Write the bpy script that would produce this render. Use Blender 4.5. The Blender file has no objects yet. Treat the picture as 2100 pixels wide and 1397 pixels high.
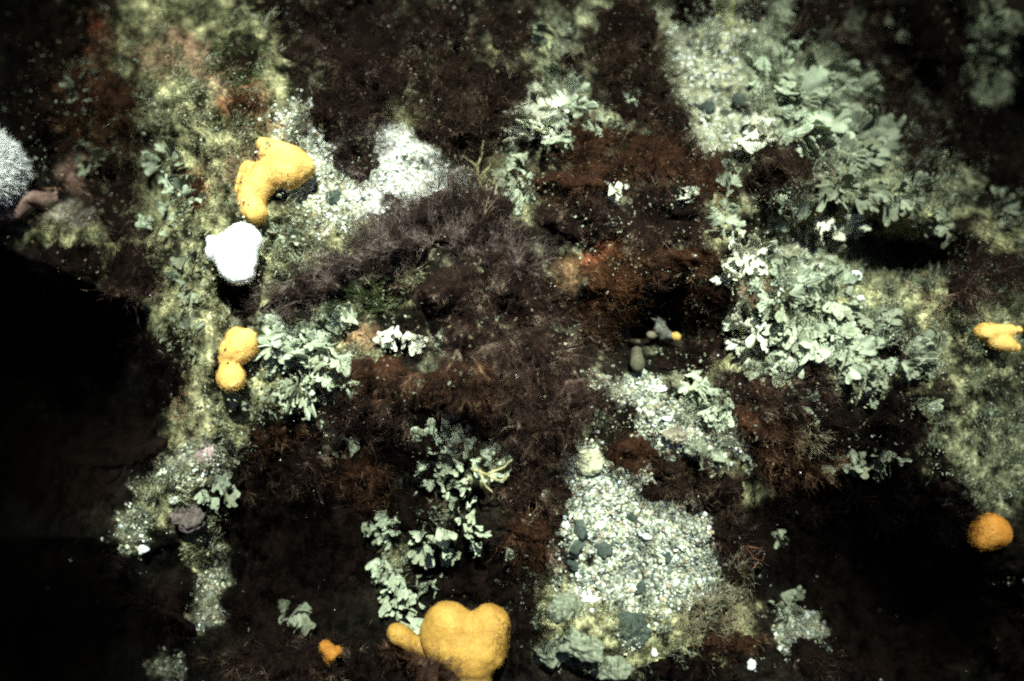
import bpy, math, random
import numpy as np
from mathutils import Vector, Matrix

random.seed(7)
rng = np.random.default_rng(11)
scene = bpy.context.scene
C = scene.collection

# ------------------------------------------------------------------ camera, light, exposure
TILT = math.radians(14)
DIST = 1.82
TARGET = np.array([1.05, 0.6985, 0.0])
CAM = TARGET + np.array([0, -math.sin(TILT), math.cos(TILT)]) * DIST
cd = bpy.data.cameras.new('camera')
cam = bpy.data.objects.new('camera', cd)
C.objects.link(cam)
cam.location = CAM
cam.rotation_euler = (TILT, 0, 0)
cd.sensor_width = 36
cd.lens = 36 * DIST / 2.1
cd.clip_start = 0.01
cd.clip_end = 100
cd.dof.use_dof = True
cd.dof.focus_distance = DIST - 0.08
cd.dof.aperture_fstop = 0.62
scene.camera = cam

SUN_EL, SUN_AZ = math.radians(64), math.radians(8)      # azimuth east of +Y (the top of the picture)
w = bpy.data.worlds.new('World')
scene.world = w
w.use_nodes = True
nt = w.node_tree
bg = nt.nodes['Background']
sky = nt.nodes.new('ShaderNodeTexSky')
sky.sky_type = 'NISHITA'
sky.sun_disc = False
sky.sun_elevation = SUN_EL
sky.sun_rotation = SUN_AZ
nt.links.new(sky.outputs[0], bg.inputs[0])
bg.inputs[1].default_value = 0.05
sl = bpy.data.lights.new('sun', 'SUN')
sl.energy = 5.0
sl.angle = math.radians(1.5)
sl.color = (0.965, 1.0, 0.92)
sun = bpy.data.objects.new('sun', sl)
C.objects.link(sun)
sd = Vector((math.sin(SUN_AZ) * math.cos(SUN_EL), math.cos(SUN_AZ) * math.cos(SUN_EL), math.sin(SUN_EL)))
sun.rotation_euler = sd.to_track_quat('Z', 'Y').to_euler()
sun.location = (1.05, 2, 4)
scene.view_settings.view_transform = 'Standard'
scene.view_settings.look = 'None'
scene.view_settings.exposure = 8.3
scene.view_settings.gamma = 1
scene.view_settings.use_curve_mapping = False
scene.cycles.use_denoising = False
scene.cycles.max_bounces = 5
scene.cycles.diffuse_bounces = 2
scene.cycles.volume_bounces = 0
scene.render.filter_size = 2.2
scene.cycles.filter_width = 2.2

# ------------------------------------------------------------------ numeric helpers
def _h(i, j, k):
    i = i.astype(np.int64); j = j.astype(np.int64); k = k.astype(np.int64)
    n = (i * 374761393 + j * 668265263 + k * 2147483647 + 1013904223) & 0xffffffff
    n = ((n ^ (n >> 13)) * 1274126177) & 0xffffffff
    n = ((n ^ (n >> 16)) * 2246822519) & 0xffffffff
    return ((n ^ (n >> 15)) & 0xffff) / 65535.0

def vnoise(x, y, z=0.0):
    x = np.asarray(x, float); y = np.asarray(y, float); z = np.asarray(z, float) + np.zeros_like(x)
    i, j, k = np.floor(x), np.floor(y), np.floor(z)
    f, g, h = x - i, y - j, z - k
    f = f * f * (3 - 2 * f); g = g * g * (3 - 2 * g); h = h * h * (3 - 2 * h)
    r = 0
    for a in (0, 1):
        for b in (0, 1):
            for c in (0, 1):
                r = r + _h(i + a, j + b, k + c) * (f if a else 1 - f) * (g if b else 1 - g) * (h if c else 1 - h)
    return r * 2 - 1

def fbm(x, y, s, o=4, seed=0.0, g=0.5):
    r = 0; a = 1.0; t = 0
    for n in range(o):
        r = r + a * vnoise(x / s * 2 ** n + 17.3 * n + seed, y / s * 2 ** n - 9.1 * n + seed * 1.7, seed + n)
        t += a; a *= g
    return r / t

def ell(px, py, cx, cy, rx, ry, rot=0.0):
    """0 at the centre, 1 at the rim of an ellipse given in photo pixels; rot in degrees clockwise"""
    a = math.radians(rot)
    dx, dy = px - cx, py - cy
    u = (dx * math.cos(a) + dy * math.sin(a)) / rx
    v = (-dx * math.sin(a) + dy * math.cos(a)) / ry
    return np.sqrt(u * u + v * v)

def sstep(a, b, x):
    t = np.clip((x - a) / (b - a), 0, 1)
    return t * t * (3 - 2 * t)

# gaussian humps and hollows of the seabed, outer hollows added for darkness: cx, cy, rx, ry, rot, height (m)
HUMPS = [
    (960, 620, 330, 200, 15, .15), (1290, 430, 200, 160, 0, .10), (1650, 640, 260, 180, 0, .09),
    (400, 220, 230, 230, 20, .14), (830, 130, 240, 150, 0, .06), (2000, 820, 180, 260, 0, .05),
    (1720, 250, 160, 140, 0, .08), (1180, 1290, 120, 60, 0, .06), (1100, 800, 200, 120, 0, .06),
    (430, 720, 60, 260, 0, .10), (1560, 900, 160, 110, 0, .05), (360, 1010, 80, 90, 0, .05),
    (1790, 505, 160, 42, 6, -.26), (1850, 545, 110, 35, -8, -.12), (1330, 665, 130, 70, 0, -.17),
    (475, 610, 40, 45, 0, -.10), (1820, 160, 110, 150, -20, -.22), (2080, 250, 80, 150, 0, -.2),
    (1760, 1150, 190, 150, 20, -.30), (1950, 1280, 190, 140, 0, -.25), (620, 1130, 190, 200, 0, -.20),
    (940, 1180, 150, 60, 0, -.12), (250, 350, 90, 130, 0, -.14), (700, 60, 150, 90, 0, -.1),
    (950, 850, 80, 30, 0, -.07), (480, 850, 30, 20, 0, -.04), (1480, 700, 90, 60, 0, -.08),
    (1450, 1120, 120, 180, 0, .02),
]
def H(px, py):
    px = np.asarray(px, float); py = np.asarray(py, float)
    h = np.zeros_like(px)
    for cx, cy, rx, ry, rot, a in HUMPS:
        h += a * np.exp(-0.9 * ell(px, py, cx, cy, rx, ry, rot) ** 2)
    # ledge dropped at lower left and top left corner, shaped to darken them
    edge = np.interp(py, [-300, 0, 120, 260, 430, 520, 640, 850, 930, 1100, 1180, 1300, 1397, 1700],
                     [120, 130, 90, 60, -60, 60, 330, 395, 290, 215, 290, 400, 430, 480])
    edge = edge + 30 * fbm(px, py, 120, 3, 3.0)
    low = sstep(430, 620, py)
    h -= (0.45 + 0.30 * low) * sstep(0, 420, edge - px) + (0.08 + .05 * low) * sstep(0, 80, edge - px)
    q = np.clip(ell(px, py, 1080, 640, 1250, 950), 0, 2.2)
    h -= 0.30 * np.clip(q - 0.30, 0, 2) ** 2  # rim lowered further so the water dims it like lamp fall-off
    n = fbm(px, py, 190, 5, 1.0, .55)
    h += 0.075 * n + 0.026 * fbm(px, py, 60, 4, 5.0, .62)
    return h

def at(px, py, lift=0.0):
    """world points (N,3) where the camera rays of photo pixels meet the height H + lift"""
    px = np.asarray(px, float); py = np.asarray(py, float)
    dx = (px - 1050) / 1000 / DIST
    dy = (698.5 - py) / 1000 / DIST
    c, s = math.cos(TILT), math.sin(TILT)
    d = np.stack([dx, dy * c + s, dy * s - c], -1)
    z = H(px, py) + lift
    t = (z - CAM[2]) / d[..., 2]
    return CAM + d * t[..., None]

def scale_at(px, py):
    """metres per photo pixel at that spot"""
    p = at(np.array([px]), np.array([py]))[0]
    f = np.array([0, math.sin(TILT), -math.cos(TILT)])
    return float(np.dot(p - CAM, f)) / DIST / 1000

# ------------------------------------------------------------------ object helpers
def mesh_from(name, verts, tris, cols=None, smooth=False, quads=False):
    me = bpy.data.meshes.new(name)
    verts = np.ascontiguousarray(verts, np.float32)
    tris = np.ascontiguousarray(tris, np.int32)
    k = tris.shape[1]
    me.vertices.add(len(verts)); me.vertices.foreach_set('co', verts.ravel())
    me.loops.add(tris.size); me.loops.foreach_set('vertex_index', tris.ravel())
    me.polygons.add(len(tris))
    me.polygons.foreach_set('loop_start', np.arange(0, tris.size, k, dtype=np.int32))
    me.polygons.foreach_set('loop_total', np.full(len(tris), k, np.int32))
    me.polygons.foreach_set('use_smooth', np.full(len(tris), smooth, bool))
    if cols is not None:
        a = me.color_attributes.new('Col', 'FLOAT_COLOR', 'POINT')
        c4 = np.ones((len(verts), 4), np.float32); c4[:, :3] = cols
        a.data.foreach_set('color', c4.ravel())
    me.update(calc_edges=True)
    return me

def link(name, me, mat, parent=None, loc=None):
    o = bpy.data.objects.new(name, me)
    C.objects.link(o)
    if mat is not None and me is not None and not len(me.materials):
        me.materials.append(mat)
    if parent is not None: o.parent = parent
    if loc is not None: o.location = loc
    return o

def tag(o, label=None, cat=None, group=None, kind=None):
    if label: o['label'] = label
    if cat: o['category'] = cat
    if group: o['group'] = group
    if kind: o['kind'] = kind
    return o

# ------------------------------------------------------------------ materials
def mat_base(name, rough=0.8, spec=0.25):
    m = bpy.data.materials.new(name); m.use_nodes = True
    n = m.node_tree.nodes; b = n['Principled BSDF']
    b.inputs['Roughness'].default_value = rough
    b.inputs['Specular IOR Level'].default_value = spec
    return m, m.node_tree, b

def noise_node(nt, scale, detail=4, rough=.6, coord='Object'):
    tc = nt.nodes.new('ShaderNodeTexCoord')
    no = nt.nodes.new('ShaderNodeTexNoise')
    no.inputs['Scale'].default_value = scale; no.inputs['Detail'].default_value = detail
    no.inputs['Roughness'].default_value = rough
    nt.links.new(tc.outputs[coord], no.inputs['Vector'])
    return no

def ramp(nt, src, stops):
    r = nt.nodes.new('ShaderNodeValToRGB')
    el = r.color_ramp.elements
    while len(el) < len(stops): el.new(.5)
    for e, (p, c) in zip(el, stops): e.position = p; e.color = (*c, 1)
    nt.links.new(src, r.inputs[0])
    return r

def mix(nt, mode, f, a, b):
    m = nt.nodes.new('ShaderNodeMix'); m.data_type = 'RGBA'; m.blend_type = mode
    for sock, v in ((m.inputs[0], f), (m.inputs[6], a), (m.inputs[7], b)):
        if hasattr(v, 'is_output') or isinstance(v, bpy.types.NodeSocket): nt.links.new(v, sock)
        elif isinstance(v, (int, float)): sock.default_value = v
        else: sock.default_value = (*v, 1)
    return m.outputs[2]

def bump(nt, b, src, strength, dist):
    u = nt.nodes.new('ShaderNodeBump'); u.inputs['Strength'].default_value = strength
    u.inputs['Distance'].default_value = dist
    nt.links.new(src, u.inputs['Height']); nt.links.new(u.outputs[0], b.inputs['Normal'])

def fil_mat(name, stops, transl=.3, rough=.7, spec=.12, nscale=22):
    """thin filaments: colour by strand and by place, a little light passing through"""
    m, nt, b = mat_base(name, rough, spec)
    g = nt.nodes.new('ShaderNodeNewGeometry')
    no = noise_node(nt, nscale, 3)
    ad = nt.nodes.new('ShaderNodeMath'); ad.operation = 'MULTIPLY_ADD'
    nt.links.new(g.outputs['Random Per Island'], ad.inputs[0]); ad.inputs[1].default_value = .45
    sb = nt.nodes.new('ShaderNodeMath'); sb.operation = 'MULTIPLY_ADD'
    nt.links.new(no.outputs['Fac'], sb.inputs[0]); sb.inputs[1].default_value = 2.7; sb.inputs[2].default_value = -1.1  # wide contrast paints dark gaps and lit tips into the strand colour
    nt.links.new(sb.outputs[0], ad.inputs[2])
    r = ramp(nt, ad.outputs[0], stops)
    nt.links.new(r.outputs[0], b.inputs['Base Color'])
    t = nt.nodes.new('ShaderNodeBsdfTranslucent'); nt.links.new(r.outputs[0], t.inputs[0])
    mx = nt.nodes.new('ShaderNodeMixShader'); mx.inputs[0].default_value = transl
    nt.links.new(b.outputs[0], mx.inputs[1]); nt.links.new(t.outputs[0], mx.inputs[2])
    nt.links.new(mx.outputs[0], nt.nodes['Material Output'].inputs[0])
    return m

M = {}
# dark red to brown feathery weed in several tones
M['wine'] = fil_mat('weed_wine', [(0, (.005, .0022, .0016)), (.5, (.021, .010, .007)), (.82, (.075, .043, .031)), (1, (.28, .21, .15))])
M['purple'] = fil_mat('weed_purple', [(0, (.007, .004, .0034)), (.45, (.036, .022, .018)), (.72, (.15, .105, .09)), (1, (.26, .21, .18))])  # light upper stops paint the lit crest of the centre mound
M['rust'] = fil_mat('weed_rust', [(0, (.006, .0026, .0015)), (.5, (.028, .012, .0065)), (.82, (.095, .044, .024)), (1, (.25, .15, .08))])
M['brown'] = fil_mat('weed_brown', [(0, (.006, .003, .002)), (.5, (.034, .018, .011)), (.82, (.11, .07, .046)), (1, (.25, .19, .12))])
M['black'] = fil_mat('weed_shade_black', [(0, (.0018, .0012, .001)), (.6, (.005, .003, .0025)), (1, (.02, .012, .009))], spec=.03)  # dark weed, blackened further to stand in for shade at the edges
M['orange'] = fil_mat('weed_orange', [(0, (.03, .011, .004)), (.5, (.07, .027, .010)), (.85, (.18, .08, .034)), (1, (.38, .25, .14))])
M['green'] = fil_mat('weed_green', [(0, (.016, .022, .008)), (.5, (.07, .09, .032)), (.85, (.17, .2, .09)), (1, (.3, .34, .2))])
M['olive'] = fil_mat('turf_olive', [(0, (.03, .025, .012)), (.4, (.155, .145, .072)), (.7, (.31, .315, .195)), (1, (.58, .58, .44))], nscale=36)
M['greygreen'] = fil_mat('turf_grey_green', [(0, (.015, .018, .011)), (.4, (.085, .095, .06)), (.7, (.21, .235, .16)), (1, (.42, .46, .34))], nscale=44)
M['pale'] = fil_mat('turf_pale', [(0, (.07, .075, .05)), (.45, (.22, .235, .16)), (.8, (.40, .43, .31)), (1, (.58, .62, .48))], nscale=30)
M['pink'] = fil_mat('turf_pink', [(0, (.08, .035, .022)), (.45, (.24, .12, .075)), (.8, (.42, .26, .18)), (1, (.55, .42, .32))], nscale=14)
M['tan'] = fil_mat('hydroid_tan', [(0, (.09, .07, .04)), (.5, (.25, .20, .12)), (1, (.5, .44, .32))])
M['whitef'] = fil_mat('tentacle_white', [(0, (.85, .84, .82)), (1, (.95, .95, .94))], spec=.3, transl=.45)
M['polyp_o'] = fil_mat('polyp_orange', [(0, (.58, .33, .075)), (1, (.75, .48, .15))])
M['polyp_w'] = fil_mat('polyp_white', [(0, (.85, .85, .82)), (1, (.92, .92, .9))])

def mat_holdfast(name, c0, c1):
    c1 = tuple(x * .55 for x in c1)
    m, nt, b = mat_base(name, .95, .03)
    no = noise_node(nt, 90, 5)
    r = ramp(nt, no.outputs['Fac'], [(.35, c0), (.7, c1)])
    nt.links.new(r.outputs[0], b.inputs['Base Color']); bump(nt, b, no.outputs['Fac'], .8, .006)
    return m
M['hold'] = mat_holdfast('weed_mat', (.003, .002, .0016), (.018, .009, .006))
M['holdr'] = mat_holdfast('weed_mat_rust', (.012, .005, .003), (.06, .025, .012))

def mat_seabed():
    m, nt, b = mat_base('seabed', .95, .04)
    a = nt.nodes.new('ShaderNodeAttribute'); a.attribute_name = 'Col'
    n1 = noise_node(nt, 140, 6, .7)
    n2 = noise_node(nt, 34, 4, .6)
    r1 = ramp(nt, n1.outputs['Fac'], [(.30, (.22, .22, .2)), (.5, (.85, .85, .85)), (.68, (1.7, 1.7, 1.6))])
    r2 = ramp(nt, n2.outputs['Fac'], [(.34, (.28, .28, .25)), (.66, (1.5, 1.45, 1.4))])
    c = mix(nt, 'MULTIPLY', 1.0, a.outputs['Color'], r1.outputs[0])
    c = mix(nt, 'MULTIPLY', 1.0, c, r2.outputs[0])
    nt.links.new(c, b.inputs['Base Color'])
    bump(nt, b, n1.outputs['Fac'], .9, .008)
    return m
M['seabed'] = mat_seabed()

def mat_attr(name, rough, spec, nscale, lo, hi, bd):
    m, nt, b = mat_base(name, rough, spec)
    a = nt.nodes.new('ShaderNodeAttribute'); a.attribute_name = 'Col'
    n1 = noise_node(nt, nscale, 4, .6)
    r1 = ramp(nt, n1.outputs['Fac'], [(.3, (lo,) * 3), (.7, (hi,) * 3)])
    c = mix(nt, 'MULTIPLY', 1.0, a.outputs['Color'], r1.outputs[0])
    nt.links.new(c, b.inputs['Base Color']); bump(nt, b, n1.outputs['Fac'], .6, bd)
    return m
M['stone'] = mat_attr('shell_gravel', .6, .35, 200, .5, 1.3, .0015)

def mat_pebble(name, c0, c1):
    m, nt, b = mat_base(name, .9, .12)
    no = noise_node(nt, 90, 6, .75)
    r = ramp(nt, no.outputs['Fac'], [(.35, c0), (.66, c1)])
    nt.links.new(r.outputs[0], b.inputs['Base Color']); bump(nt, b, no.outputs['Fac'], .5, .002)
    return m
M['peb_dark'] = mat_pebble('pebble_dark', (.016, .021, .017), (.055, .068, .055))
M['peb_white'] = mat_pebble('pebble_white', (.32, .33, .29), (.66, .67, .64))
M['peb_pink'] = mat_pebble('pebble_pink_crust', (.03, .022, .02), (.13, .10, .09))
M['peb_grey'] = mat_pebble('cobble_grey_green', (.03, .033, .022), (.20, .215, .15))
M['peb_brown'] = mat_pebble('stone_brown', (.06, .05, .035), (.24, .2, .14))
M['squirt'] = mat_pebble('sea_squirt_mottled', (.008, .008, .006), (.16, .16, .13))
M['tubem'] = mat_pebble('tube_dull', (.03, .028, .017), (.085, .078, .05))
M['peb_yellow'] = mat_pebble('sponge_pale_yellow', (.26, .25, .15), (.44, .43, .29))

def mat_coral(name, c0, c1, sss):
    m, nt, b = mat_base(name, .75, .25)
    no = noise_node(nt, 260, 3, .6)
    n2 = noise_node(nt, 22, 6, .7)
    dk = tuple(x * k_ for x, k_ in zip(c0, (.72, .66, .6)))
    r = ramp(nt, n2.outputs['Fac'], [(.32, dk if c0[2] < .5 else c0), (.5, c0), (.68, c1)])
    sp = ramp(nt, no.outputs['Fac'], [(.35, (.8, .78, .75)), (.6, (1.06, 1.06, 1.06))])
    c = mix(nt, 'MULTIPLY', 1.0, r.outputs[0], sp.outputs[0])
    nt.links.new(c, b.inputs['Base Color'])
    bump(nt, b, no.outputs['Fac'], .7, .0025)
    b.inputs['Subsurface Weight'].default_value = sss
    b.inputs['Subsurface Radius'].default_value = (.01, .005, .002)
    b.inputs['Subsurface Scale'].default_value = .6
    return m
M['coral_o'] = mat_coral('soft_coral_orange', (.60, .355, .095), (.72, .47, .16), .0)
M['coral_d'] = mat_coral('soft_coral_ochre_dimmed', (.27, .145, .026), (.36, .205, .045), .0)  # ochre orange, darkened to put light fall-off into the colour
M['coral_r'] = mat_coral('soft_coral_tangerine', (.36, .14, .018), (.46, .21, .04), .0)
M['polyp_d'] = fil_mat('polyp_ochre_dimmed', [(0, (.27, .15, .03)), (1, (.38, .22, .055))])
M['polyp_r'] = fil_mat('polyp_tangerine', [(0, (.42, .17, .025)), (1, (.55, .28, .06))])
M['coral_w'] = mat_coral('soft_coral_white', (.88, .88, .84), (.92, .92, .90), .0)

def _stalk():
    m, nt, b = mat_base('stalk_pink', .8, .2)
    no = noise_node(nt, 50, 7, .75)
    r = ramp(nt, no.outputs['Fac'], [(.3, (.06, .03, .024)), (.5, (.19, .11, .09)), (.7, (.36, .29, .26))])
    nt.links.new(r.outputs[0], b.inputs['Base Color']); bump(nt, b, no.outputs['Fac'], 1, .006)
    return m
M['stalk'] = _stalk()

def mat_frond(name, c0, c1, edge):
    m, nt, b = mat_base(name, .8, .2)
    no = noise_node(nt, 3, 5)
    oi = nt.nodes.new('ShaderNodeObjectInfo')
    r = ramp(nt, no.outputs['Fac'], [(.3, c0), (.65, c1)])
    rr = ramp(nt, oi.outputs['Random'], [(0, (.72, .70, .64)), (.6, (1, 1, 1)), (1, (1.18, 1.2, 1.18))])
    c = mix(nt, 'MULTIPLY', 1.0, r.outputs[0], rr.outputs[0])
    nt.links.new(c, b.inputs['Base Color'])
    # the growing rim of a frond is paler than its foot
    tcr = nt.nodes.new('ShaderNodeTexCoord'); ln = nt.nodes.new('ShaderNodeVectorMath'); ln.operation = 'LENGTH'
    nt.links.new(tcr.outputs['Object'], ln.inputs[0])
    rim = ramp(nt, ln.outputs['Value'], [(.15, (.50, .46, .38)), (.6, (.88, .86, .80)), (.95, (1.35, 1.34, 1.28))])
    c = mix(nt, 'MULTIPLY', 1.0, c, rim.outputs[0])
    vo = nt.nodes.new('ShaderNodeTexVoronoi'); vo.inputs['Scale'].default_value = 40
    tc = nt.nodes.new('ShaderNodeTexCoord'); nt.links.new(tc.outputs['Object'], vo.inputs['Vector'])
    bump(nt, b, vo.outputs['Distance'], .5, .0012)
    t = nt.nodes.new('ShaderNodeBsdfTranslucent'); nt.links.new(c, t.inputs[0])
    mx = nt.nodes.new('ShaderNodeMixShader'); mx.inputs[0].default_value = .28
    nt.links.new(b.outputs[0], mx.inputs[1]); nt.links.new(t.outputs[0], mx.inputs[2])
    nt.links.new(mx.outputs[0], nt.nodes['Material Output'].inputs[0])
    return m
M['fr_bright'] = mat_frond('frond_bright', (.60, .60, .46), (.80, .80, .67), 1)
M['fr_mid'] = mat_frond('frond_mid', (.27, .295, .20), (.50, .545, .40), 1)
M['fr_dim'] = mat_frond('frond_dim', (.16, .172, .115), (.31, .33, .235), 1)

# ------------------------------------------------------------------ seabed sheet
def axis(lo, hi, step, far):
    mid = list(np.arange(lo, hi + .1, step))
    a, b = [], []
    s, p = step, lo
    while p > lo - far: s *= 1.25; p -= s; a.append(p)
    s, p = step, hi
    while p < hi + far: s *= 1.25; p += s; b.append(p)
    return np.array(a[::-1] + mid + b)
# colour zones: cx, cy, rx, ry, rot
GRAVEL = [(640, 320, 85, 100, 0), (690, 420, 100, 50, 0), (860, 365, 105, 55, 15), (830, 310, 25, 40, 0), (780, 270, 40, 40, 0), (1450, 150, 75, 120, -25),
          (1490, 250, 75, 60, 0), (1290, 1090, 140, 170, -20), (1390, 1170, 110, 95, 0), (1200, 960, 45, 60, 0),
          (1310, 810, 70, 35, 20), (1400, 880, 110, 70, 20), (380, 960, 100, 45, -20), (275, 1090, 55, 50, -30),
          (430, 1210, 35, 90, 15), (1630, 1290, 60, 45, 30), (1650, 545, 60, 55, 30), (340, 1370, 40, 30, 0), (1260, 1210, 130, 45, 0),
          (1480, 90, 60, 60, 0), (610, 250, 45, 40, 0)]
TURF = [(330, 1030, 70, 40, -30), (420, 1110, 40, 50, 0), (1385, 60, 40, 60, 0), (1395, 170, 30, 40, 0), (1400, 1240, 120, 50, 0), (800, 1150, 30, 60, 0), (880, 1060, 40, 25, 0),
        (350, 500, 110, 130, 0), (380, 700, 60, 200, 0), (640, 480, 110, 60, -20), (700, 250, 60, 50, 0), (830, 240, 40, 40, 0), (1150, 160, 50, 90, 0), (1060, 380, 55, 70, 0), (1540, 120, 110, 130, 20),
        (1800, 330, 130, 90, -20), (1930, 330, 50, 130, -20), (1480, 480, 40, 80, 0), (1570, 560, 60, 60, 0), (1600, 660, 150, 110, 0), (1800, 720, 140, 90, 0), (1460, 860, 90, 60, 20), (1400, 930, 110, 50, 0),
        (1540, 1000, 40, 30, 0), (1760, 560, 120, 60, 0), (1000, 950, 60, 50, 0), (620, 730, 100, 80, 0), (1130, 1240, 60, 60, 0), (1300, 1330, 160, 50, 0), (700, 640, 50, 30, 0), (1010, 130, 30, 40, 0), (1240, 240, 50, 25, 0), (870, 110, 20, 40, 0), (1620, 900, 60, 25, 0),
        (400, 180, 230, 210, 25), (400, 420, 110, 100, 0), (400, 620, 55, 180, 0), (400, 800, 35, 90, 0), (1640, 190, 160, 150, 25), (1500, 40, 110, 70, 0),
        (1880, 420, 110, 70, -30), (1950, 640, 150, 120, 0), (2040, 880, 130, 170, 0), (570, 510, 110, 90, 0),
        (780, 590, 80, 45, 0), (510, 840, 90, 50, 10), (1160, 1290, 110, 60, 0), (1700, 640, 170, 120, 0), (660, 720, 110, 90, 0),
        (1280, 1290, 180, 60, 0), (1440, 1290, 90, 50, 0), (480, 910, 60, 40, 0), (2040, 100, 60, 90, 0), (1120, 90, 60, 60, 0), (1640, 460, 80, 60, 0),
        (1560, 330, 60, 40, 0), (2060, 480, 60, 60, 0), (1900, 300, 50, 110, -20), (1060, 370, 50, 60, 0), (130, 460, 110, 40, 0), (1240, 30, 60, 30, 0)]
def zone(lst, px, py, seed, soft=.16):
    nz = fbm(px, py, 45, 5, seed, .7) * 1.0
    v = np.zeros_like(px)
    for z in lst:
        v = np.maximum(v, 1 - sstep(1 - soft, 1 + soft, ell(px, py, *z) + nz))
    return v
def colour_of(px, py):
    g = zone(GRAVEL, px, py, 21.0); t = zone(TURF, px, py, 31.0, .25)
    n = fbm(px, py, 60, 4, 41.0)[:, None]
    mm = fbm(px, py, 34, 5, 47.0, .65)[:, None]
    base = np.array([.009, .007, .005]) * (1 + .9 * n)  # near-black ground colour also stands in for shade in the drops
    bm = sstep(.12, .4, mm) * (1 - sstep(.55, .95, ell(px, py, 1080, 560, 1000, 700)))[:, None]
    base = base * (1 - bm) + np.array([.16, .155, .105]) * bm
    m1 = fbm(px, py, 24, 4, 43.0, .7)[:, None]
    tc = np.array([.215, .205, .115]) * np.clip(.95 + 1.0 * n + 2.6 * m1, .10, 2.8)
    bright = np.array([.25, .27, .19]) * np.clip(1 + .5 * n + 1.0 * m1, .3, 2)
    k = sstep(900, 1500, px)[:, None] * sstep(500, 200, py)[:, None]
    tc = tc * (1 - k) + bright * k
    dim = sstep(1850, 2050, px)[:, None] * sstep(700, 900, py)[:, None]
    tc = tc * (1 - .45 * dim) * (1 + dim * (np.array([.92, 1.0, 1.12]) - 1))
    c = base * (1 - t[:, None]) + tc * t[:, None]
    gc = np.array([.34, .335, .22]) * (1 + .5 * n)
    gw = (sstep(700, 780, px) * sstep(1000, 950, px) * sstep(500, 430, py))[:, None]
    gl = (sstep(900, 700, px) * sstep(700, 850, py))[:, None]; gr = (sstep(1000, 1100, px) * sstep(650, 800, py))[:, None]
    gc = gc * (1 - .6 * gl) * (1 - .4 * gr)  # gl darkens the left gravel ground as if less lit
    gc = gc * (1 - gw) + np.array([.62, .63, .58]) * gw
    c = c * (1 - g[:, None]) + gc * g[:, None]
    for (cx, cy, rx, ry, rot), col, s in [((430, 140, 150, 40, 35), (.33, .20, .14), .7), ((500, 210, 60, 60, 0), (.30, .13, .06), .6),
                                          ((740, 690, 45, 32, 0), (.26, .15, .08), .7), ((1165, 560, 35, 45, 30), (.20, .12, .065), .7),
                                          ((1540, 600, 45, 35, 0), (.32, .18, .12), .7), ((180, 360, 60, 40, 0), (.28, .17, .14), .8),
                                          ((150, 440, 80, 30, 0), (.26, .22, .2), .8), ((430, 930, 30, 20, 0), (.33, .24, .25), .8),
                                          ((160, 130, 70, 110, 25), (.12, .035, .018), .8), ((240, 270, 60, 90, 0), (.08, .025, .014), .7),
                                          ((1500, 30, 40, 30, 0), (.33, .31, .10), .7), ((785, 285, 32, 42, -20), (.30, .29, .29), .9), ((960, 250, 40, 30, 0), (.09, .06, .04), .5), ((1230, 520, 60, 20, -30), (.25, .08, .04), .7),
                                          ((400, 380, 30, 40, 0), (.33, .14, .05), .6), ((330, 120, 60, 50, 0), (.30, .20, .12), .6), ((560, 250, 40, 30, 0), (.28, .16, .09), .6), ((480, 340, 60, 50, 0), (.13, .085, .05), .6), ((640, 470, 50, 30, 0), (.36, .29, .2), .6), ((1450, 900, 60, 40, 0), (.36, .32, .26), .6), ((370, 820, 30, 60, 0), (.2, .12, .06), .6)]:
        a = (s * (1 - sstep(.5, 1.2, ell(px, py, cx, cy, rx, ry, rot) + .5 * fbm(px, py, 30, 3, 51.0))))[:, None]
        c = c * (1 - a) + np.array(col) * a
    return np.clip(c, .002, .9)

xs = axis(-120, 2220, 5, 3200)
ys = axis(-120, 1520, 5, 2200)
ys = ys[ys > -1700]
X, Y = np.meshgrid(xs, ys)
nx, ny = len(xs), len(ys)
P = at(X.ravel(), Y.ravel())
idx = np.arange(nx * ny).reshape(ny, nx)
quads = np.stack([idx[:-1, :-1], idx[1:, :-1], idx[1:, 1:], idx[:-1, 1:]], -1).reshape(-1, 4)
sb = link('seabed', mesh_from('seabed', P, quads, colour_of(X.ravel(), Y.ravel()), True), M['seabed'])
tag(sb, 'uneven rock and gravel seabed with outer parts lowered to go dark', kind='structure')

# ------------------------------------------------------------------ filaments
def norm(v): return v / np.maximum(np.linalg.norm(v, axis=-1, keepdims=True), 1e-9)

def strands(root, dirn, length, width, bend, rows=3, taper=.7):
    """tapered strips: (verts, tris, points along for branching)"""
    n = len(root)
    d = norm(dirn)
    side = norm(np.cross(d, rng.normal(size=(n, 3))))
    bv = norm(bend + rng.normal(size=(n, 3)) * .6)
    t = np.linspace(0, 1, rows + 1)
    pts = [root + d * (length * tt)[:, None] + bv * (length * .38 * tt * tt)[:, None] for tt in t]
    vs = []
    for k in range(rows):
        wd = (width * (1 - taper * t[k]) * .5)[:, None]
        vs += [pts[k] - side * wd, pts[k] + side * wd]
    vs.append(pts[-1])
    V = np.stack(vs, 1)
    m = 2 * rows + 1
    f = []
    for k in range(rows - 1):
        f += [(2 * k, 2 * k + 1, 2 * k + 3), (2 * k, 2 * k + 3, 2 * k + 2)]
    f.append((2 * rows - 2, 2 * rows - 1, 2 * rows))
    F = (np.array(f)[None] + (np.arange(n) * m)[:, None, None]).reshape(-1, 3)
    return V.reshape(-1, 3), F, pts

def join(parts):
    V, F, o = [], [], 0
    for v, f in parts:
        V.append(v); F.append(f + o); o += len(v)
    return np.concatenate(V), np.concatenate(F)

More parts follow.
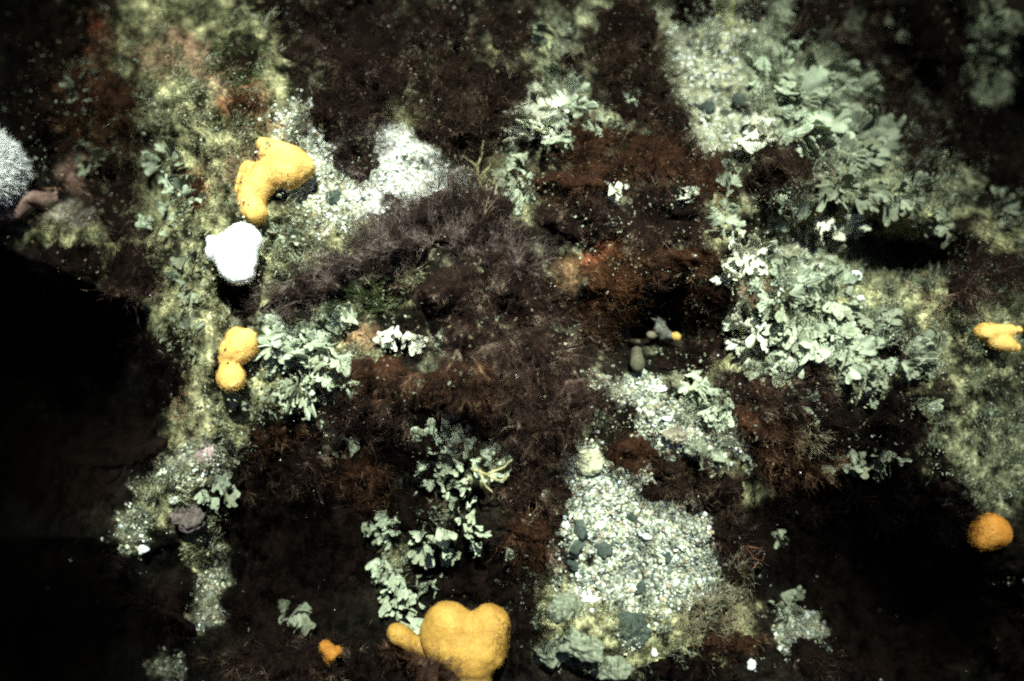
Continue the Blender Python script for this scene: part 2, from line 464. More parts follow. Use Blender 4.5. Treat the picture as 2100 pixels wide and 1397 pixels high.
def plume(root, dirn, length, width, twigs=5, twig_len=.35):
    """a stem with side twigs, for every root"""
    n = len(root)
    bend = np.tile(np.array([0, 0, -.2]), (n, 1)) + rng.normal(size=(n, 3)) * .5
    v, f, pts = strands(root, dirn, length, width, bend, 3)
    out = [(v, f)]
    for k in range(twigs):
        tt = rng.uniform(.25, 1.0, n)
        s = tt * 3; i = np.minimum(s.astype(int), 2); fr = (s - i)[:, None]
        A = np.stack(pts, 1)
        r = A[np.arange(n), i] * (1 - fr) + A[np.arange(n), i + 1] * fr
        dd = norm(dirn) + rng.normal(size=(n, 3)) * .75
        v, f, _ = strands(r, dd, length * twig_len * rng.uniform(.5, 1.2, n), width * .75, rng.normal(size=(n, 3)), 2)
        out.append((v, f))
    return join(out)

def in_ellipse(n, cx, cy, rx, ry, rot):
    a = rng.uniform(0, 2 * math.pi, n); r = np.sqrt(rng.uniform(0, 1, n))
    rim = 1.03 + .25 * vnoise(np.cos(a) * 2 + cx, np.sin(a) * 2 + cy) + .28 * vnoise(np.cos(a) * 6 + cx, np.sin(a) * 6 + cy)
    u, v = r * np.cos(a) * rim, r * np.sin(a) * rim
    t = math.radians(rot)
    return cx + u * rx * math.cos(t) - v * ry * math.sin(t), cy + u * rx * math.sin(t) + v * ry * math.cos(t), r, u, v

def weed(row):
    cx, cy, rx, ry, rot, hg, tone, dens, L, label = row
    sc = scale_at(cx, cy)
    area = math.pi * rx * ry * sc * sc * 1e4              # cm2
    n = max(60, int(area * dens))
    n = int(n * 1.5)
    px, py, r, u, v = in_ellipse(n, cx, cy, rx, ry, rot)
    hole = fbm(px, py, 30, 4, 81.0, .65)
    keep = (hole < .12 + .3 * rng.uniform(0, 1, n)) & (rng.uniform(0, 1, n) > .55 * sstep(.7, 1, r))
    px, py, r, u, v = px[keep], py[keep], r[keep], u[keep], v[keep]; n = len(px)
    dome = 1.35 * hg * np.sqrt(np.clip(1 - r * r, 0, 1))
    # plumes stand in tufts: each borrows the foot of a shared tuft
    tc_ = rng.integers(0, n, max(6, n // 34))
    own = tc_[np.argmin((px[:, None] - px[tc_][None]) ** 2 + (py[:, None] - py[tc_][None]) ** 2, axis=1)] if n < 9000 else rng.choice(tc_, n)
    fx, fy = px[own] - px, py[own] - py
    pull = .62 + .25 * rng.uniform(0, 1, n); px = px + fx * pull; py = py + fy * pull
    th_ = rng.uniform(.25, 1.5, n)[own]
    t = math.radians(rot)
    hg *= 1.0
    ox = (u * math.cos(t) - v * math.sin(t)); oy = -(u * math.sin(t) + v * math.cos(t))
    lump = np.clip(.5 + .95 * fbm(px, py, 38, 3, cx * .01), 0, 1)
    lift = dome * (.2 + .8 * lump) * th_ - .003
    root = at(px, py, lift)
    fl = fbm(px, py, 50, 2, 7.0) * 3.0
    d = np.stack([ox * .8 + .4 * np.cos(fl), oy * .8 + .4 * np.sin(fl), .45 + .6 * (1 - r)], -1)
    q0 = np.stack([px - 975, -(py - 640) * 1.4], -1); q1 = np.linalg.norm(q0, axis=1)
    cw = (1 - sstep(260, 420, q1)) * sstep(10, 90, q1)
    q0 = q0 / np.maximum(q1, 1)[:, None]
    d = norm(d) * (1 - .75 * cw)[:, None] + np.stack([q0[:, 0], q0[:, 1], np.full(n, .35)], -1) * cw[:, None]
    sprd = np.stack([-fx, fy, np.zeros(n)], -1) / 22.0
    d = norm(d) + np.clip(sprd, -1.4, 1.4) * .8 + rng.normal(size=(n, 3)) * .16
    ln = L * rng.uniform(.5, 1.25, n)
    V, F = plume(root, d, ln, np.full(n, .0009), 4, .42)
    c0 = at(np.array([cx]), np.array([cy]))[0]
    o = link('seaweed_clump', mesh_from('seaweed_clump', V - c0, F), M[tone], None, c0)
    tag(o, label, 'seaweed', 'clumps of fine feathery seaweed growing on the seabed')
    # the dense mat from which the plumes grow
    ra, rb = 12, 40
    rr = np.linspace(0, 1, ra)[:, None] * np.ones(rb); aa = np.linspace(0, 2 * math.pi, rb, endpoint=False)[None] * np.ones((ra, 1))
    rim = 1.03 + .25 * vnoise(np.cos(aa) * 2 + cx, np.sin(aa) * 2 + cy) + .28 * vnoise(np.cos(aa) * 6 + cx, np.sin(aa) * 6 + cy)
    uu, vv = rr * np.cos(aa) * rim * .74, rr * np.sin(aa) * rim * .74
    qx = cx + uu * rx * math.cos(t) - vv * ry * math.sin(t); qy = cy + uu * rx * math.sin(t) + vv * ry * math.cos(t)
    lp = np.clip(.5 + .95 * fbm(qx, qy, 38, 3, cx * .01), 0, 1)
    lf = hg * np.sqrt(np.clip(1 - rr * rr, 0, 1)) * (.2 + .8 * lp) * .8 - .012 * (rr > .99)
    Q = at(qx.ravel(), qy.ravel(), lf.ravel()) - c0
    ii = np.arange(ra * rb).reshape(ra, rb)
    fq = np.stack([ii[:-1], ii[1:], np.roll(ii[1:], -1, 1), np.roll(ii[:-1], -1, 1)], -1).reshape(-1, 4)
    hd = link('holdfast_mat', mesh_from('holdfast_mat', Q, fq, None, True), M['holdr'] if tone in ('orange', 'rust') else M['hold'], o)
    return o

W = 'seaweed'
WEEDS = [
 # cx, cy, rx, ry, rot, height, tone, density/cm2, length, label
 (640, 60, 95, 90, 0, .05, 'wine', 3.2, .035, 'dark brown seaweed tuft beside the olive turf near the upper picture edge'),
 (760, 110, 130, 110, 0, .07, 'wine', 3.2, .04, 'large nearly black wine seaweed bush speckled with pale motes'),
 (700, 220, 95, 85, 20, .06, 'wine', 3.2, .04, 'wine coloured seaweed bush just above the dark round pebble and shell gravel'),
 (735, 315, 50, 65, -10, .04, 'purple', 3.2, .035, 'mauve seaweed tail hanging down into the white gravel'),
 (900, 60, 100, 70, 0, .05, 'wine', 3, .035, 'dark brown seaweed cushion between two top bushes with grey gaps'),
 (930, 170, 110, 80, 0, .06, 'brown', 3.2, .04, 'soft brown seaweed cushion above the white gravel strip'),
 (950, 270, 105, 75, 0, .07, 'brown', 3.4, .045, 'smooth domed brown seaweed bush facing the golden forked weed'),
 (1050, 60, 70, 60, 0, .04, 'brown', 3, .035, 'brown seaweed cushion beside the faint grey frond patch at top'),
 (1040, 190, 60, 90, 0, .05, 'wine', 3, .04, 'dark seaweed drift between brown bush and brightest frond fan'),
 (1290, 60, 80, 90, 0, .06, 'brown', 3.2, .04, 'brown seaweed bush bordering the pale gravel slope at top'),
 (1310, 180, 95, 80, 0, .06, 'brown', 3.2, .04, 'brown seaweed bush touching the pale green gravel slope'),
 (1385, 250, 45, 60, 0, .05, 'wine', 3, .035, 'small wine seaweed bush at foot of pale gravel slope'),
 (1200, 290, 90, 50, 0, .05, 'rust', 3, .035, 'reddish seaweed cushion strewn with small tan fronds'),
 (1190, 370, 110, 60, -10, .07, 'rust', 3.4, .04, 'rounded rusty seaweed dome beside the upright pale frond stack'),
 (1180, 450, 90, 55, 0, .06, 'wine', 3, .035, 'dark hollow-sided seaweed bush below the rusty dome'),
 (1350, 330, 110, 60, 0, .06, 'rust', 3.2, .04, 'rusty seaweed ridge above the two isolated white fronds'),
 (1350, 450, 130, 70, 0, .06, 'wine', 3, .04, 'dark seaweed bush holding two isolated white fronds'),
 (1600, 340, 90, 65, 0, .06, 'brown', 3.2, .04, 'brown seaweed bush under the faded grey frond slope'),
 (1590, 415, 55, 45, 0, .05, 'wine', 3, .035, 'small dark seaweed bush above the chain of bright fronds'),
 (1450, 360, 50, 60, 0, .05, 'rust', 3, .035, 'narrow rusty seaweed tuft above the chain of bright fronds'),
 (870, 460, 140, 65, -25, .10, 'purple', 4.6, .05, 'long mauve hairy seaweed ridge against the blown white gravel'),
 (980, 430, 80, 50, 10, .08, 'wine', 4.2, .055, 'spiky wine seaweed crest whose hairs point at the white gravel'),
 (1020, 520, 110, 70, 20, .10, 'purple', 4, .04, 'mauve seaweed hump dusted with pale specks in picture centre'),
 (640, 590, 115, 48, -22, .09, 'purple', 4.4, .045, 'mauve furry seaweed arm reaching towards the white soft coral'),
 (780, 540, 90, 45, -15, .09, 'purple', 4.2, .045, 'mauve seaweed saddle above the mossy green tuft'),
 (930, 590, 100, 65, 0, .10, 'wine', 3.6, .04, 'dark wine seaweed mound beside the mossy green tuft'),
 (1080, 610, 100, 70, 0, .10, 'wine', 3.8, .04, 'dark wine seaweed mound beside the orange rusty hollow'),
 (960, 690, 90, 50, 0, .08, 'wine', 3.6, .04, 'dark wine seaweed below the curled cream frond rims'),
 (1090, 710, 110, 60, 0, .09, 'wine', 3.8, .045, 'wine seaweed with pale speck cluster at its middle'),
 (960, 780, 110, 55, 0, .08, 'rust', 3.8, .05, 'combed reddish seaweed swept sideways below the centre mound'),
 (1120, 800, 115, 70, 0, .09, 'wine', 3.8, .05, 'wine seaweed bush reaching out beside the sunken gravel'),
 (1010, 860, 130, 65, 0, .07, 'wine', 3.4, .045, 'dark seaweed apron above the splayed lower frond colony'),
 (1120, 900, 80, 65, 0, .06, 'brown', 3.4, .04, 'brown seaweed fringe at top of the big gravel patch'),
 (770, 770, 90, 55, 0, .07, 'rust', 3.4, .04, 'reddish seaweed dome below the orange crust patch'),
 (760, 860, 110, 60, 0, .06, 'wine', 3, .04, 'dark seaweed cushion beside the brown wedge-shaped tuft'),
 (860, 920, 70, 60, 0, .05, 'black', 3, .04, 'near black seaweed beside the splayed lower frond colony'),
 (1250, 590, 65, 75, -15, .06, 'orange', 3.4, .045, 'orange rusty seaweed fan lining the central hollow'),
 (1215, 660, 50, 55, 0, .05, 'rust', 3, .04, 'rusty seaweed on the shaded lip of the central hollow'),
 (1380, 540, 120, 45, -5, .06, 'rust', 3.2, .045, 'rusty seaweed roof hanging over the central hollow'),
 (1440, 620, 75, 50, 0, .05, 'rust', 3, .04, 'rusty seaweed beside the mottled yellow-tipped sea squirt'),
 (1460, 700, 70, 50, 0, .05, 'wine', 3, .04, 'dark seaweed beneath the mottled sea squirt'),
 (1400, 740, 70, 35, 0, .03, 'black', 3, .035, 'near black seaweed on the floor of the central hollow'),
 (1540, 800, 90, 45, 10, .06, 'wine', 3.4, .04, 'wine seaweed drift under the broad right frond colony'),
 (1560, 870, 85, 60, 15, .06, 'rust', 3.4, .04, 'rust red seaweed dome beside the speckled gravel'),
 (1660, 790, 80, 50, 0, .06, 'wine', 3.2, .04, 'wine seaweed tucked among the right frond tips'),
 (1680, 870, 90, 60, 0, .06, 'black', 3.2, .04, 'black seaweed mass under the right frond tips'),
 (1640, 950, 110, 55, 10, .05, 'rust', 3, .035, 'dim rusty seaweed below the yellow hydroid tuft'),
 (1835, 690, 42, 45, 0, .05, 'wine', 3.2, .035, 'small wine seaweed ball between right fronds and green rock'),
 (1840, 860, 70, 75, 0, .06, 'black', 3.2, .04, 'black seaweed bush bordering the mossy green rock'),
 (1300, 930, 65, 45, 0, .04, 'rust', 3.2, .035, 'rusty seaweed cushion beside the round pale yellow sponge'),
 (1400, 975, 85, 42, 10, .045, 'brown', 3.2, .035, 'brown seaweed band along the top of the big gravel patch'),
 (1345, 1010, 45, 24, 15, .04, 'brown', 3.2, .035, 'thin brown seaweed wisp hanging over the top of big gravel patch'),
 (1500, 1110, 40, 60, -20, .05, 'wine', 3.2, .04, 'wine seaweed wisps over the far edge of big gravel patch'),
 (1150, 1010, 28, 40, 0, .04, 'brown', 3.2, .035, 'brown seaweed wisps over the near edge of big gravel patch'),
 (700, 330, 22, 30, 0, .03, 'purple', 3, .03, 'mauve seaweed wisp beside the hanging tail on white gravel'),
 (1480, 1010, 60, 45, 20, .04, 'brown', 3, .035, 'brown seaweed corner beside the translucent tan scrap'),
 (1070, 1010, 60, 60, 0, .05, 'brown', 3.2, .035, 'brown seaweed along the shaded side of the big gravel patch'),
 (1090, 1110, 58, 75, 0, .06, 'rust', 3.4, .04, 'soft rust brown seaweed overhanging the gravel edge'),
 (1985, 570, 55, 85, 10, .07, 'wine', 3.4, .045, 'standing wine seaweed bush on the pale green rock'),
 (2060, 560, 60, 55, 0, .05, 'wine', 3, .04, 'wine seaweed bush above the two-fingered yellow coral'),
 (200, 220, 90, 120, 20, .05, 'rust', 2.6, .04, 'dark red seaweed on the blurred upper rock'),
 (240, 390, 70, 110, 0, .06, 'wine', 3, .045, 'dark red seaweed column beside the white bristly anemone'),
 (70, 230, 80, 90, 0, .05, 'black', 2.6, .045, 'shade-blackened seaweed in the corner above the white anemone'),
 (90, 80, 110, 120, 0, .05, 'black', 2.6, .05, 'shade-blackened seaweed filling the upper corner'),
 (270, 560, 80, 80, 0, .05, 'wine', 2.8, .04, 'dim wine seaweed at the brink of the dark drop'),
 (120, 560, 120, 70, 0, .04, 'black', 2.4, .045, 'shade-blackened seaweed below the pinkish stalk'),
 (160, 700, 150, 110, 0, .05, 'black', 2.2, .05, 'shade-blackened seaweed slope in the dark drop'),
 (330, 760, 60, 110, 10, .05, 'black', 2.8, .04, 'shade-blackened seaweed wall below the furrowed rock edge'),
 (130, 950, 150, 130, 0, .05, 'black', 2, .05, 'shade-blackened seaweed deep in the dark drop'),
 (270, 900, 80, 70, 0, .05, 'black', 2.6, .045, 'shade-blackened seaweed directly above the yellow lit gravel'),
 (120, 1250, 160, 140, 0, .05, 'black', 2, .05, 'shade-blackened seaweed in the lowest dark corner'),
 (340, 1260, 75, 85, 0, .08, 'black', 2.8, .045, 'shade-blackened seaweed hump between lit gravel patches'),
 (555, 895, 80, 34, -22, .06, 'rust', 4.5, .035, 'brown wedge-shaped seaweed tuft below the pear-shaped coral'),
 (600, 960, 120, 70, 0, .06, 'wine', 2.8, .04, 'dim wine seaweed below the brown wedge-shaped tuft'),
 (560, 1070, 110, 100, 0, .06, 'black', 2.6, .045, 'black seaweed mass beside the pink crusted cobble'),
 (700, 1110, 80, 110, 0, .06, 'black', 2.6, .045, 'black seaweed beside the small hand-shaped frond colony'),
 (560, 1230, 110, 100, 0, .06, 'black', 2.6, .045, 'black seaweed around the lone dim frond cluster'),
 (600, 1355, 150, 50, 0, .05, 'wine', 2.6, .04, 'dim brown seaweed beneath the half-hidden orange coral'),
 (730, 980, 80, 70, 0, .06, 'rust', 2.6, .04, 'dim rusty seaweed left of the splayed lower frond colony'),
 (960, 1190, 120, 60, 0, .07, 'black', 3, .045, 'black seaweed just above the heart-shaped orange coral'),
 (1060, 1250, 60, 110, 0, .06, 'black', 3, .045, 'black seaweed in the shade beside the heart-shaped coral'),
 (840, 1050, 110, 50, 0, .05, 'black', 2.8, .04, 'black seaweed between the lower frond colonies'),
 (872, 1358, 108, 22, 24, .24, 'rust', 5.0, .032, 'fine reddish seaweed draped over the heart-shaped coral foot'),
 (760, 1380, 90, 40, 0, .05, 'black', 3, .04, 'black seaweed at the coral foot along the bottom'),
 (915, 1388, 60, 18, 30, .24, 'wine', 3, .03, 'dim wine seaweed scraps over the lowest edge of heart-shaped coral'),
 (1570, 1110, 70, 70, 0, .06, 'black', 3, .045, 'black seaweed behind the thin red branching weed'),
 (1720, 1040, 130, 80, 10, .06, 'black', 2.8, .045, 'shade-blackened seaweed above the dark right hollow'),
 (1730, 1190, 150, 100, 0, .06, 'black', 2.6, .05, 'shade-blackened seaweed filling the dark right hollow'),
 (1900, 1060, 90, 90, 0, .06, 'black', 2.8, .045, 'shade-blackened seaweed beside the small round orange coral'),
 (1930, 1220, 130, 110, 0, .06, 'black', 2.4, .05, 'shade-blackened seaweed below the small round orange coral'),
 (1830, 1350, 160, 70, 0, .05, 'black', 2.4, .045, 'shade-blackened seaweed along the lower right edge'),
 (2080, 1330, 80, 90, 0, .05, 'black', 2.4, .045, 'shade-blackened seaweed in the lower right corner'),
 (1490, 1320, 85, 35, -5, .05, 'rust', 3, .035, 'dim rusty seaweed bank below the big gravel patch'),
 (1400, 1370, 100, 40, 0, .05, 'black', 3, .035, 'black seaweed bank at the bottom below gravel'),
 (1660, 1350, 60, 45, 20, .04, 'wine', 2.6, .035, 'dim wine seaweed beside the slanting lit gravel streaks'),
 (1670, 50, 80, 60, 20, .05, 'wine', 3, .04, 'wine seaweed bush on the upper right slope'),
 (1790, 120, 90, 90, 0, .06, 'wine', 2.8, .045, 'dark red seaweed flecked with pale shreds'),
 (1930, 90, 90, 100, 0, .05, 'black', 2.6, .045, 'shade-blackened seaweed in the upper right hollow'),
 (1860, 260, 90, 80, 20, .06, 'wine', 2.8, .045, 'dark red seaweed beside the faded grey frond slope'),
 (1990, 280, 90, 80, 0, .06, 'black', 2.6, .045, 'shade-blackened seaweed near the right picture edge'),
 (2070, 400, 60, 70, 0, .05, 'black', 2.6, .04, 'shade-blackened seaweed above the right pale rock'),
 (1890, 350, 50, 50, 0, .05, 'black', 2.6, .04, 'shade-blackened seaweed pocket above the feathery streaks'),
 (560, 15, 60, 35, 0, .04, 'black', 2.8, .04, 'black seaweed at the top edge above olive turf'),
 (1420, 20, 60, 35, 0, .04, 'black', 2.8, .04, 'dark seaweed at the top of the pale gravel slope'),
 (1540, 20, 40, 30, 0, .04, 'purple', 2.8, .035, 'grey mauve seaweed tuft beside yellow patch at top'),
 (790, 600, 75, 42, 0, .05, 'green', 3.6, .028, 'mossy green seaweed tuft on the centre mound'),
 (690, 640, 30, 22, 0, .04, 'green', 3.2, .022, 'little green seaweed tuft above the big frond colony'),
 (485, 120, 75, 75, 35, .03, 'green', 2.6, .03, 'bright green tinged seaweed on the blurred upper rock'),
 (505, 220, 45, 45, 0, .03, 'orange', 2.8, .03, 'orange brown seaweed patch above the bent orange coral'),
 (400, 390, 30, 45, 0, .03, 'orange', 2.6, .025, 'small orange seaweed scrap on the olive rock'),
 (1460, 1265, 75, 45, -10, .05, 'tan', 3, .04, 'fluffy tan hydroid bush at foot of the big gravel patch'),
 (1500, 1190, 30, 55, 20, .05, 'tan', 2.6, .035, 'grey tan hydroid bush beside the gravel and red weed'),
 (1650, 895, 40, 30, 0, .04, 'tan', 3, .03, 'yellowish hydroid tuft shining among black seaweed'),
 (1170, 150, 40, 60, 0, .03, 'tan', 2.6, .03, 'tan hydroid tuft above the brightest frond fan'),
]
for row in WEEDS: weed(row)

# ------------------------------------------------------------------ turf: short fur over the rock (nobody could count it)
def turf(name, zones, mat, n, L, sway, seed, label, minw=.35):
    px = rng.uniform(-60, 2160, n * 6); py = rng.uniform(-60, 1450, n * 6)
    wt = zone(zones, px, py, seed, .25)
    clump = np.clip(.5 + 1.3 * fbm(px, py, 22, 4, seed + 2, .6), 0, 1)
    keep = (rng.uniform(0, 1, len(px)) < wt * (clump ** 2 * 1.6)) & (wt > minw)
    px, py = px[keep][:n], py[keep][:n]
    m = len(px)
    root = at(px, py, -.002 + .022 * clump[keep][:n] ** 2)
    fl = fbm(px, py, 80, 2, seed + 5) * 2.5
    wd = np.where(clump[keep][:n] > .6, .0022, .0014)
    d = np.stack([.7 * np.cos(fl) + sway[0], .7 * np.sin(fl) + sway[1], np.full(m, .8)], -1) + rng.normal(size=(m, 3)) * .35
    V, F = plume(root, d, L * rng.uniform(.4, 1.3, m) * (.3 + 1.3 * clump[keep][:n]), wd, 2, .5)
    o = link(name, mesh_from(name, V, F), M[mat])
    return tag(o, label, kind='stuff')
turf('olive_turf', [z for z in TURF if z[0] < 1000], 'olive', 36000, .013, (.3, .3), 61.0, 'short olive algal turf furring the rock')
turf('olive_turf', [z for z in TURF if z[0] >= 1700 or z[1] > 1000], 'greygreen', 30000, .010, (-.3, .5), 62.0, 'short olive algal turf on the outer rock')
turf('pale_turf', [(1800, 330, 120, 80, -20), (1600, 660, 150, 110, 0), (1800, 720, 120, 70, 0), (1460, 860, 80, 50, 20), (620, 500, 110, 60, -20), (1150, 150, 45, 80, 0), (1660, 190, 150, 140, 25), (1560, 120, 80, 90, 0), (1500, 40, 110, 70, 0), (1880, 430, 110, 45, -30), (1700, 620, 140, 100, 0), (1640, 460, 80, 60, 0), (1060, 370, 40, 60, 0), (1900, 310, 35, 100, -20), (1120, 90, 50, 50, 0)],
     'pale', 36000, .015, (-.4, .6), 63.0, 'pale grey green turf on the bright slope')
turf('pink_turf', [(430, 140, 150, 42, 35), (740, 690, 35, 22, 0), (1175, 555, 18, 40, 30), (1540, 600, 40, 30, 0), (170, 370, 60, 40, 0), (110, 420, 90, 40, 0), (150, 460, 90, 35, 0), (160, 130, 60, 90, 25), (400, 380, 30, 40, 0), (330, 120, 60, 45, 0), (560, 250, 40, 30, 0), (480, 330, 60, 40, 0), (370, 830, 30, 60, 0), (1880, 610, 50, 30, 0)],
     'pink', 7000, .013, (.2, .3), 64.0, 'pinkish crusty turf in patches')

# ------------------------------------------------------------------ gravel
def ico():
    p = (1 + 5 ** .5) / 2
    v = norm(np.array([(-1, p, 0), (1, p, 0), (-1, -p, 0), (1, -p, 0), (0, -1, p), (0, 1, p), (0, -1, -p), (0, 1, -p), (p, 0, -1), (p, 0, 1), (-p, 0, -1), (-p, 0, 1)], float))
    f = np.array([(0, 11, 5), (0, 5, 1), (0, 1, 7), (0, 7, 10), (0, 10, 11), (1, 5, 9), (5, 11, 4), (11, 10, 2), (10, 7, 6), (7, 1, 8), (3, 9, 4), (3, 4, 2), (3, 2, 6), (3, 6, 8), (3, 8, 9), (4, 9, 5), (2, 4, 11), (6, 2, 10), (8, 6, 7), (9, 8, 1)])
    return v, f
PAL = np.array([(.62, .62, .52), (.80, .80, .76), (.42, .43, .31), (.20, .22, .17), (.07, .085, .07), (.40, .42, .34), (.42, .39, .25), (.52, .57, .58), (.30, .22, .15)])
PW = np.array([.20, .10, .18, .13, .10, .13, .10, .05, .03]); PW /= PW.sum()
PWHITE = np.array([.36, .34, .10, .05, .02, .06, .03, .10, .02]); PWHITE /= PWHITE.sum()
PMIX = np.array([.10, .035, .20, .25, .19, .12, .11, .025, .07]); PMIX /= PMIX.sum()
PDIM = np.array([.08, .02, .24, .24, .14, .10, .12, .01, .08]); PDIM /= PDIM.sum()  # darker stone mix puts light fall-off into the left gravel
PSLOPE = np.array([.34, .16, .14, .10, .03, .18, .04, .06, .02]); PSLOPE /= PSLOPE.sum()
def gravel(zones, n, label, seed, pw=PW, dark=1.0, smin=.0011, smax=.0052):
    px = rng.uniform(100, 1900, n * 14); py = rng.uniform(-20, 1420, n * 14)
    wt = zone(zones, px, py, 21.0, .42)
    keep = rng.uniform(0, 1, len(px)) < wt ** 1.4
    px, py = px[keep][:n], py[keep][:n]; m = len(px)
    s = smin + (smax - smin) * rng.uniform(0, 1, m) ** 4.0
    c = at(px, py, s * .12)
    v0, f0 = ico()
    sc = s[:, None] * rng.uniform([.7, .7, .3], [1.4, 1.2, .85], (m, 3))
    V = v0[None] * (1 + rng.normal(size=(m, 12, 1)) * .16) * sc[:, None]
    a = rng.uniform(0, 6.28, m); b = rng.normal(size=m) * .5
    ca, sa, cb, sb_ = np.cos(a), np.sin(a), np.cos(b), np.sin(b)
    y, z = V[..., 1] * cb[:, None] - V[..., 2] * sb_[:, None], V[..., 1] * sb_[:, None] + V[..., 2] * cb[:, None]
    x = V[..., 0]
    V = np.stack([x * ca[:, None] - y * sa[:, None], x * sa[:, None] + y * ca[:, None], z], -1) + c[:, None]
    F = (f0[None] + (np.arange(m) * 12)[:, None, None]).reshape(-1, 3)
    col = PAL[rng.choice(len(PAL), m, p=pw)] * rng.uniform(.7, 1.2, (m, 1))
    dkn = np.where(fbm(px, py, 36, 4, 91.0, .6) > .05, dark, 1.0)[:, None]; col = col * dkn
    o = link('shell_gravel', mesh_from('shell_gravel', V.reshape(-1, 3), F, np.clip(np.repeat(col, 12, 0), 0, .85)), M['stone'])
    return tag(o, label, kind='stuff')
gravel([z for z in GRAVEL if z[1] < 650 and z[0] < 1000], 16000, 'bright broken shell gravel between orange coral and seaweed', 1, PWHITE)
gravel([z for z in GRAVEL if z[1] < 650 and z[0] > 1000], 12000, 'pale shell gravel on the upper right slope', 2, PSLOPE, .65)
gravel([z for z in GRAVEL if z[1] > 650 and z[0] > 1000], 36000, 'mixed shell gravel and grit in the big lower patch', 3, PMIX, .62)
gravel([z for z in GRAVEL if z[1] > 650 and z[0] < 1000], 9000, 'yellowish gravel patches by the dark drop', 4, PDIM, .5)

# ------------------------------------------------------------------ single pebbles and cobbles
def ball(rx, ry, rz, lump=.12, sub=3, seed=0.0):
    v, f = ico()
    v = [tuple(a) for a in v]; f = [tuple(a) for a in f]
    for _ in range(sub):
        cache, nf = {}, []
        def mid(a, b):
            k = (min(a, b), max(a, b))
            if k not in cache:
                q = np.array(v[a]) + np.array(v[b]); q /= np.linalg.norm(q); v.append(tuple(q)); cache[k] = len(v) - 1
            return cache[k]
        for a, b, c in f:
            x, y, z = mid(a, b), mid(b, c), mid(c, a)
            nf += [(a, x, z), (b, y, x), (c, z, y), (x, y, z)]
        f = nf
    v = np.array(v)
    d = 1 + lump * vnoise(v[:, 0] * 1.7 + seed, v[:, 1] * 1.7 + 3, v[:, 2] * 1.7) + lump * .4 * vnoise(v[:, 0] * 5 + seed, v[:, 1] * 5, v[:, 2] * 5)
    return v * d[:, None] * np.array([rx, ry, rz]), np.array(f)

PEBBLES = [
 (610, 256, 19, 20, 0, 'peb_dark', 'dark round pebble on bright gravel above the bent orange coral'),
 (686, 406, 17, 15, 0, 'peb_dark', 'dark round pebble in white gravel beside the mauve seaweed ridge'),
 (592, 285, 12, 14, 20, 'peb_grey', 'small grey pebble just below the dark round pebble'),
 (1191, 1086, 13, 20, -20, 'peb_dark', 'tall dark oval pebble uppermost at edge of big gravel patch'),
 (1178, 1120, 17, 15, 0, 'peb_dark', 'dark angular pebble in a pair beside the rust seaweed edge'),
 (1238, 1128, 18, 14, 30, 'peb_dark', 'dark slanting pebble in the middle of the big gravel patch'),
 (1182, 1156, 19, 14, 0, 'peb_dark', 'flat dark pebble lowest at edge of big gravel patch'),
 (1300, 1060, 16, 12, 10, 'peb_dark', 'dark pebble high in the big gravel patch'),
 (1365, 1140, 15, 12, 40, 'peb_dark', 'dark pebble towards the hydroid side of big gravel patch'),
 (1315, 1205, 18, 10, -50, 'peb_dark', 'long dark pebble low in the big gravel patch'),
 (1452, 218, 16, 14, 0, 'peb_dark', 'dark pebble on the pale gravel slope, topmost there'),
 (1488, 232, 11, 9, 0, 'peb_dark', 'little dark pebble on the pale gravel slope beside a larger one'),
 (1520, 205, 20, 15, 20, 'peb_dark', 'broad dark pebble on the pale gravel slope'),
 (357, 1026, 11, 9, 0, 'peb_white', 'bright white pebble above the pink crusted cobble'),
 (297, 1124, 15, 11, -30, 'peb_white', 'bluish white stone on the dim yellow gravel'),
 (246, 1160, 6, 5, 0, 'peb_white', 'tiny white pebble at the lower tip of dim gravel'),
 (1208, 1231, 19, 11, 15, 'peb_white', 'white shell flake at the lower edge of big gravel patch'),
 (1323, 1097, 13, 8, 20, 'peb_white', 'white shell chip in the big gravel patch'),
 (1186, 1012, 8, 5, 0, 'peb_white', 'small white shell chip near the round yellow sponge'),
 (1160, 1078, 8, 9, 0, 'peb_white', 'white chip beside the tall dark oval pebble'),
 (1342, 1335, 7, 11, 0, 'peb_white', 'white upright pebble below the fluffy hydroid bush'),
 (1541, 1363, 10, 10, 0, 'peb_white', 'isolated white stone at the bottom in dark seaweed'),
 (1653, 1263, 7, 9, 0, 'peb_white', 'white pebble on the slanting lit gravel streak'),
 (1373, 860, 14, 7, 10, 'peb_white', 'white shell chip in the speckled gravel'),
 (1350, 797, 14, 8, 0, 'peb_white', 'cream shell chip at the top of the speckled gravel'),
 (1210, 944, 28, 27, 0, 'peb_yellow', 'round pale yellow sponge above the big gravel patch'),
 (385, 1055, 34, 30, 0, 'peb_pink', 'mauve pink crusted cobble by the dark drop'),
 (1165, 1245, 42, 30, 0, 'peb_grey', 'grey green cobble beside the heart-shaped coral shade'),
 (1130, 1330, 38, 28, 0, 'peb_grey', 'grey cobble lowest beside the heart-shaped coral shade'),
 (1195, 1325, 45, 26, 10, 'peb_grey', 'long grey green cobble in the bottom row'),
 (1290, 1290, 40, 30, 0, 'peb_dark', 'dark green cobble below the big gravel patch'),
 (1250, 1370, 38, 24, 0, 'peb_grey', 'dim grey cobble at the bottom edge'),
 (450, 985, 26, 22, 0, 'peb_grey', 'rounded olive lump beside the pink crusted cobble'),
 (1388, 890, 26, 20, 20, 'peb_brown', 'brown stone in the speckled gravel'),
 (1440, 925, 34, 18, 10, 'peb_grey', 'pale cobble at lower edge of speckled gravel'),
]
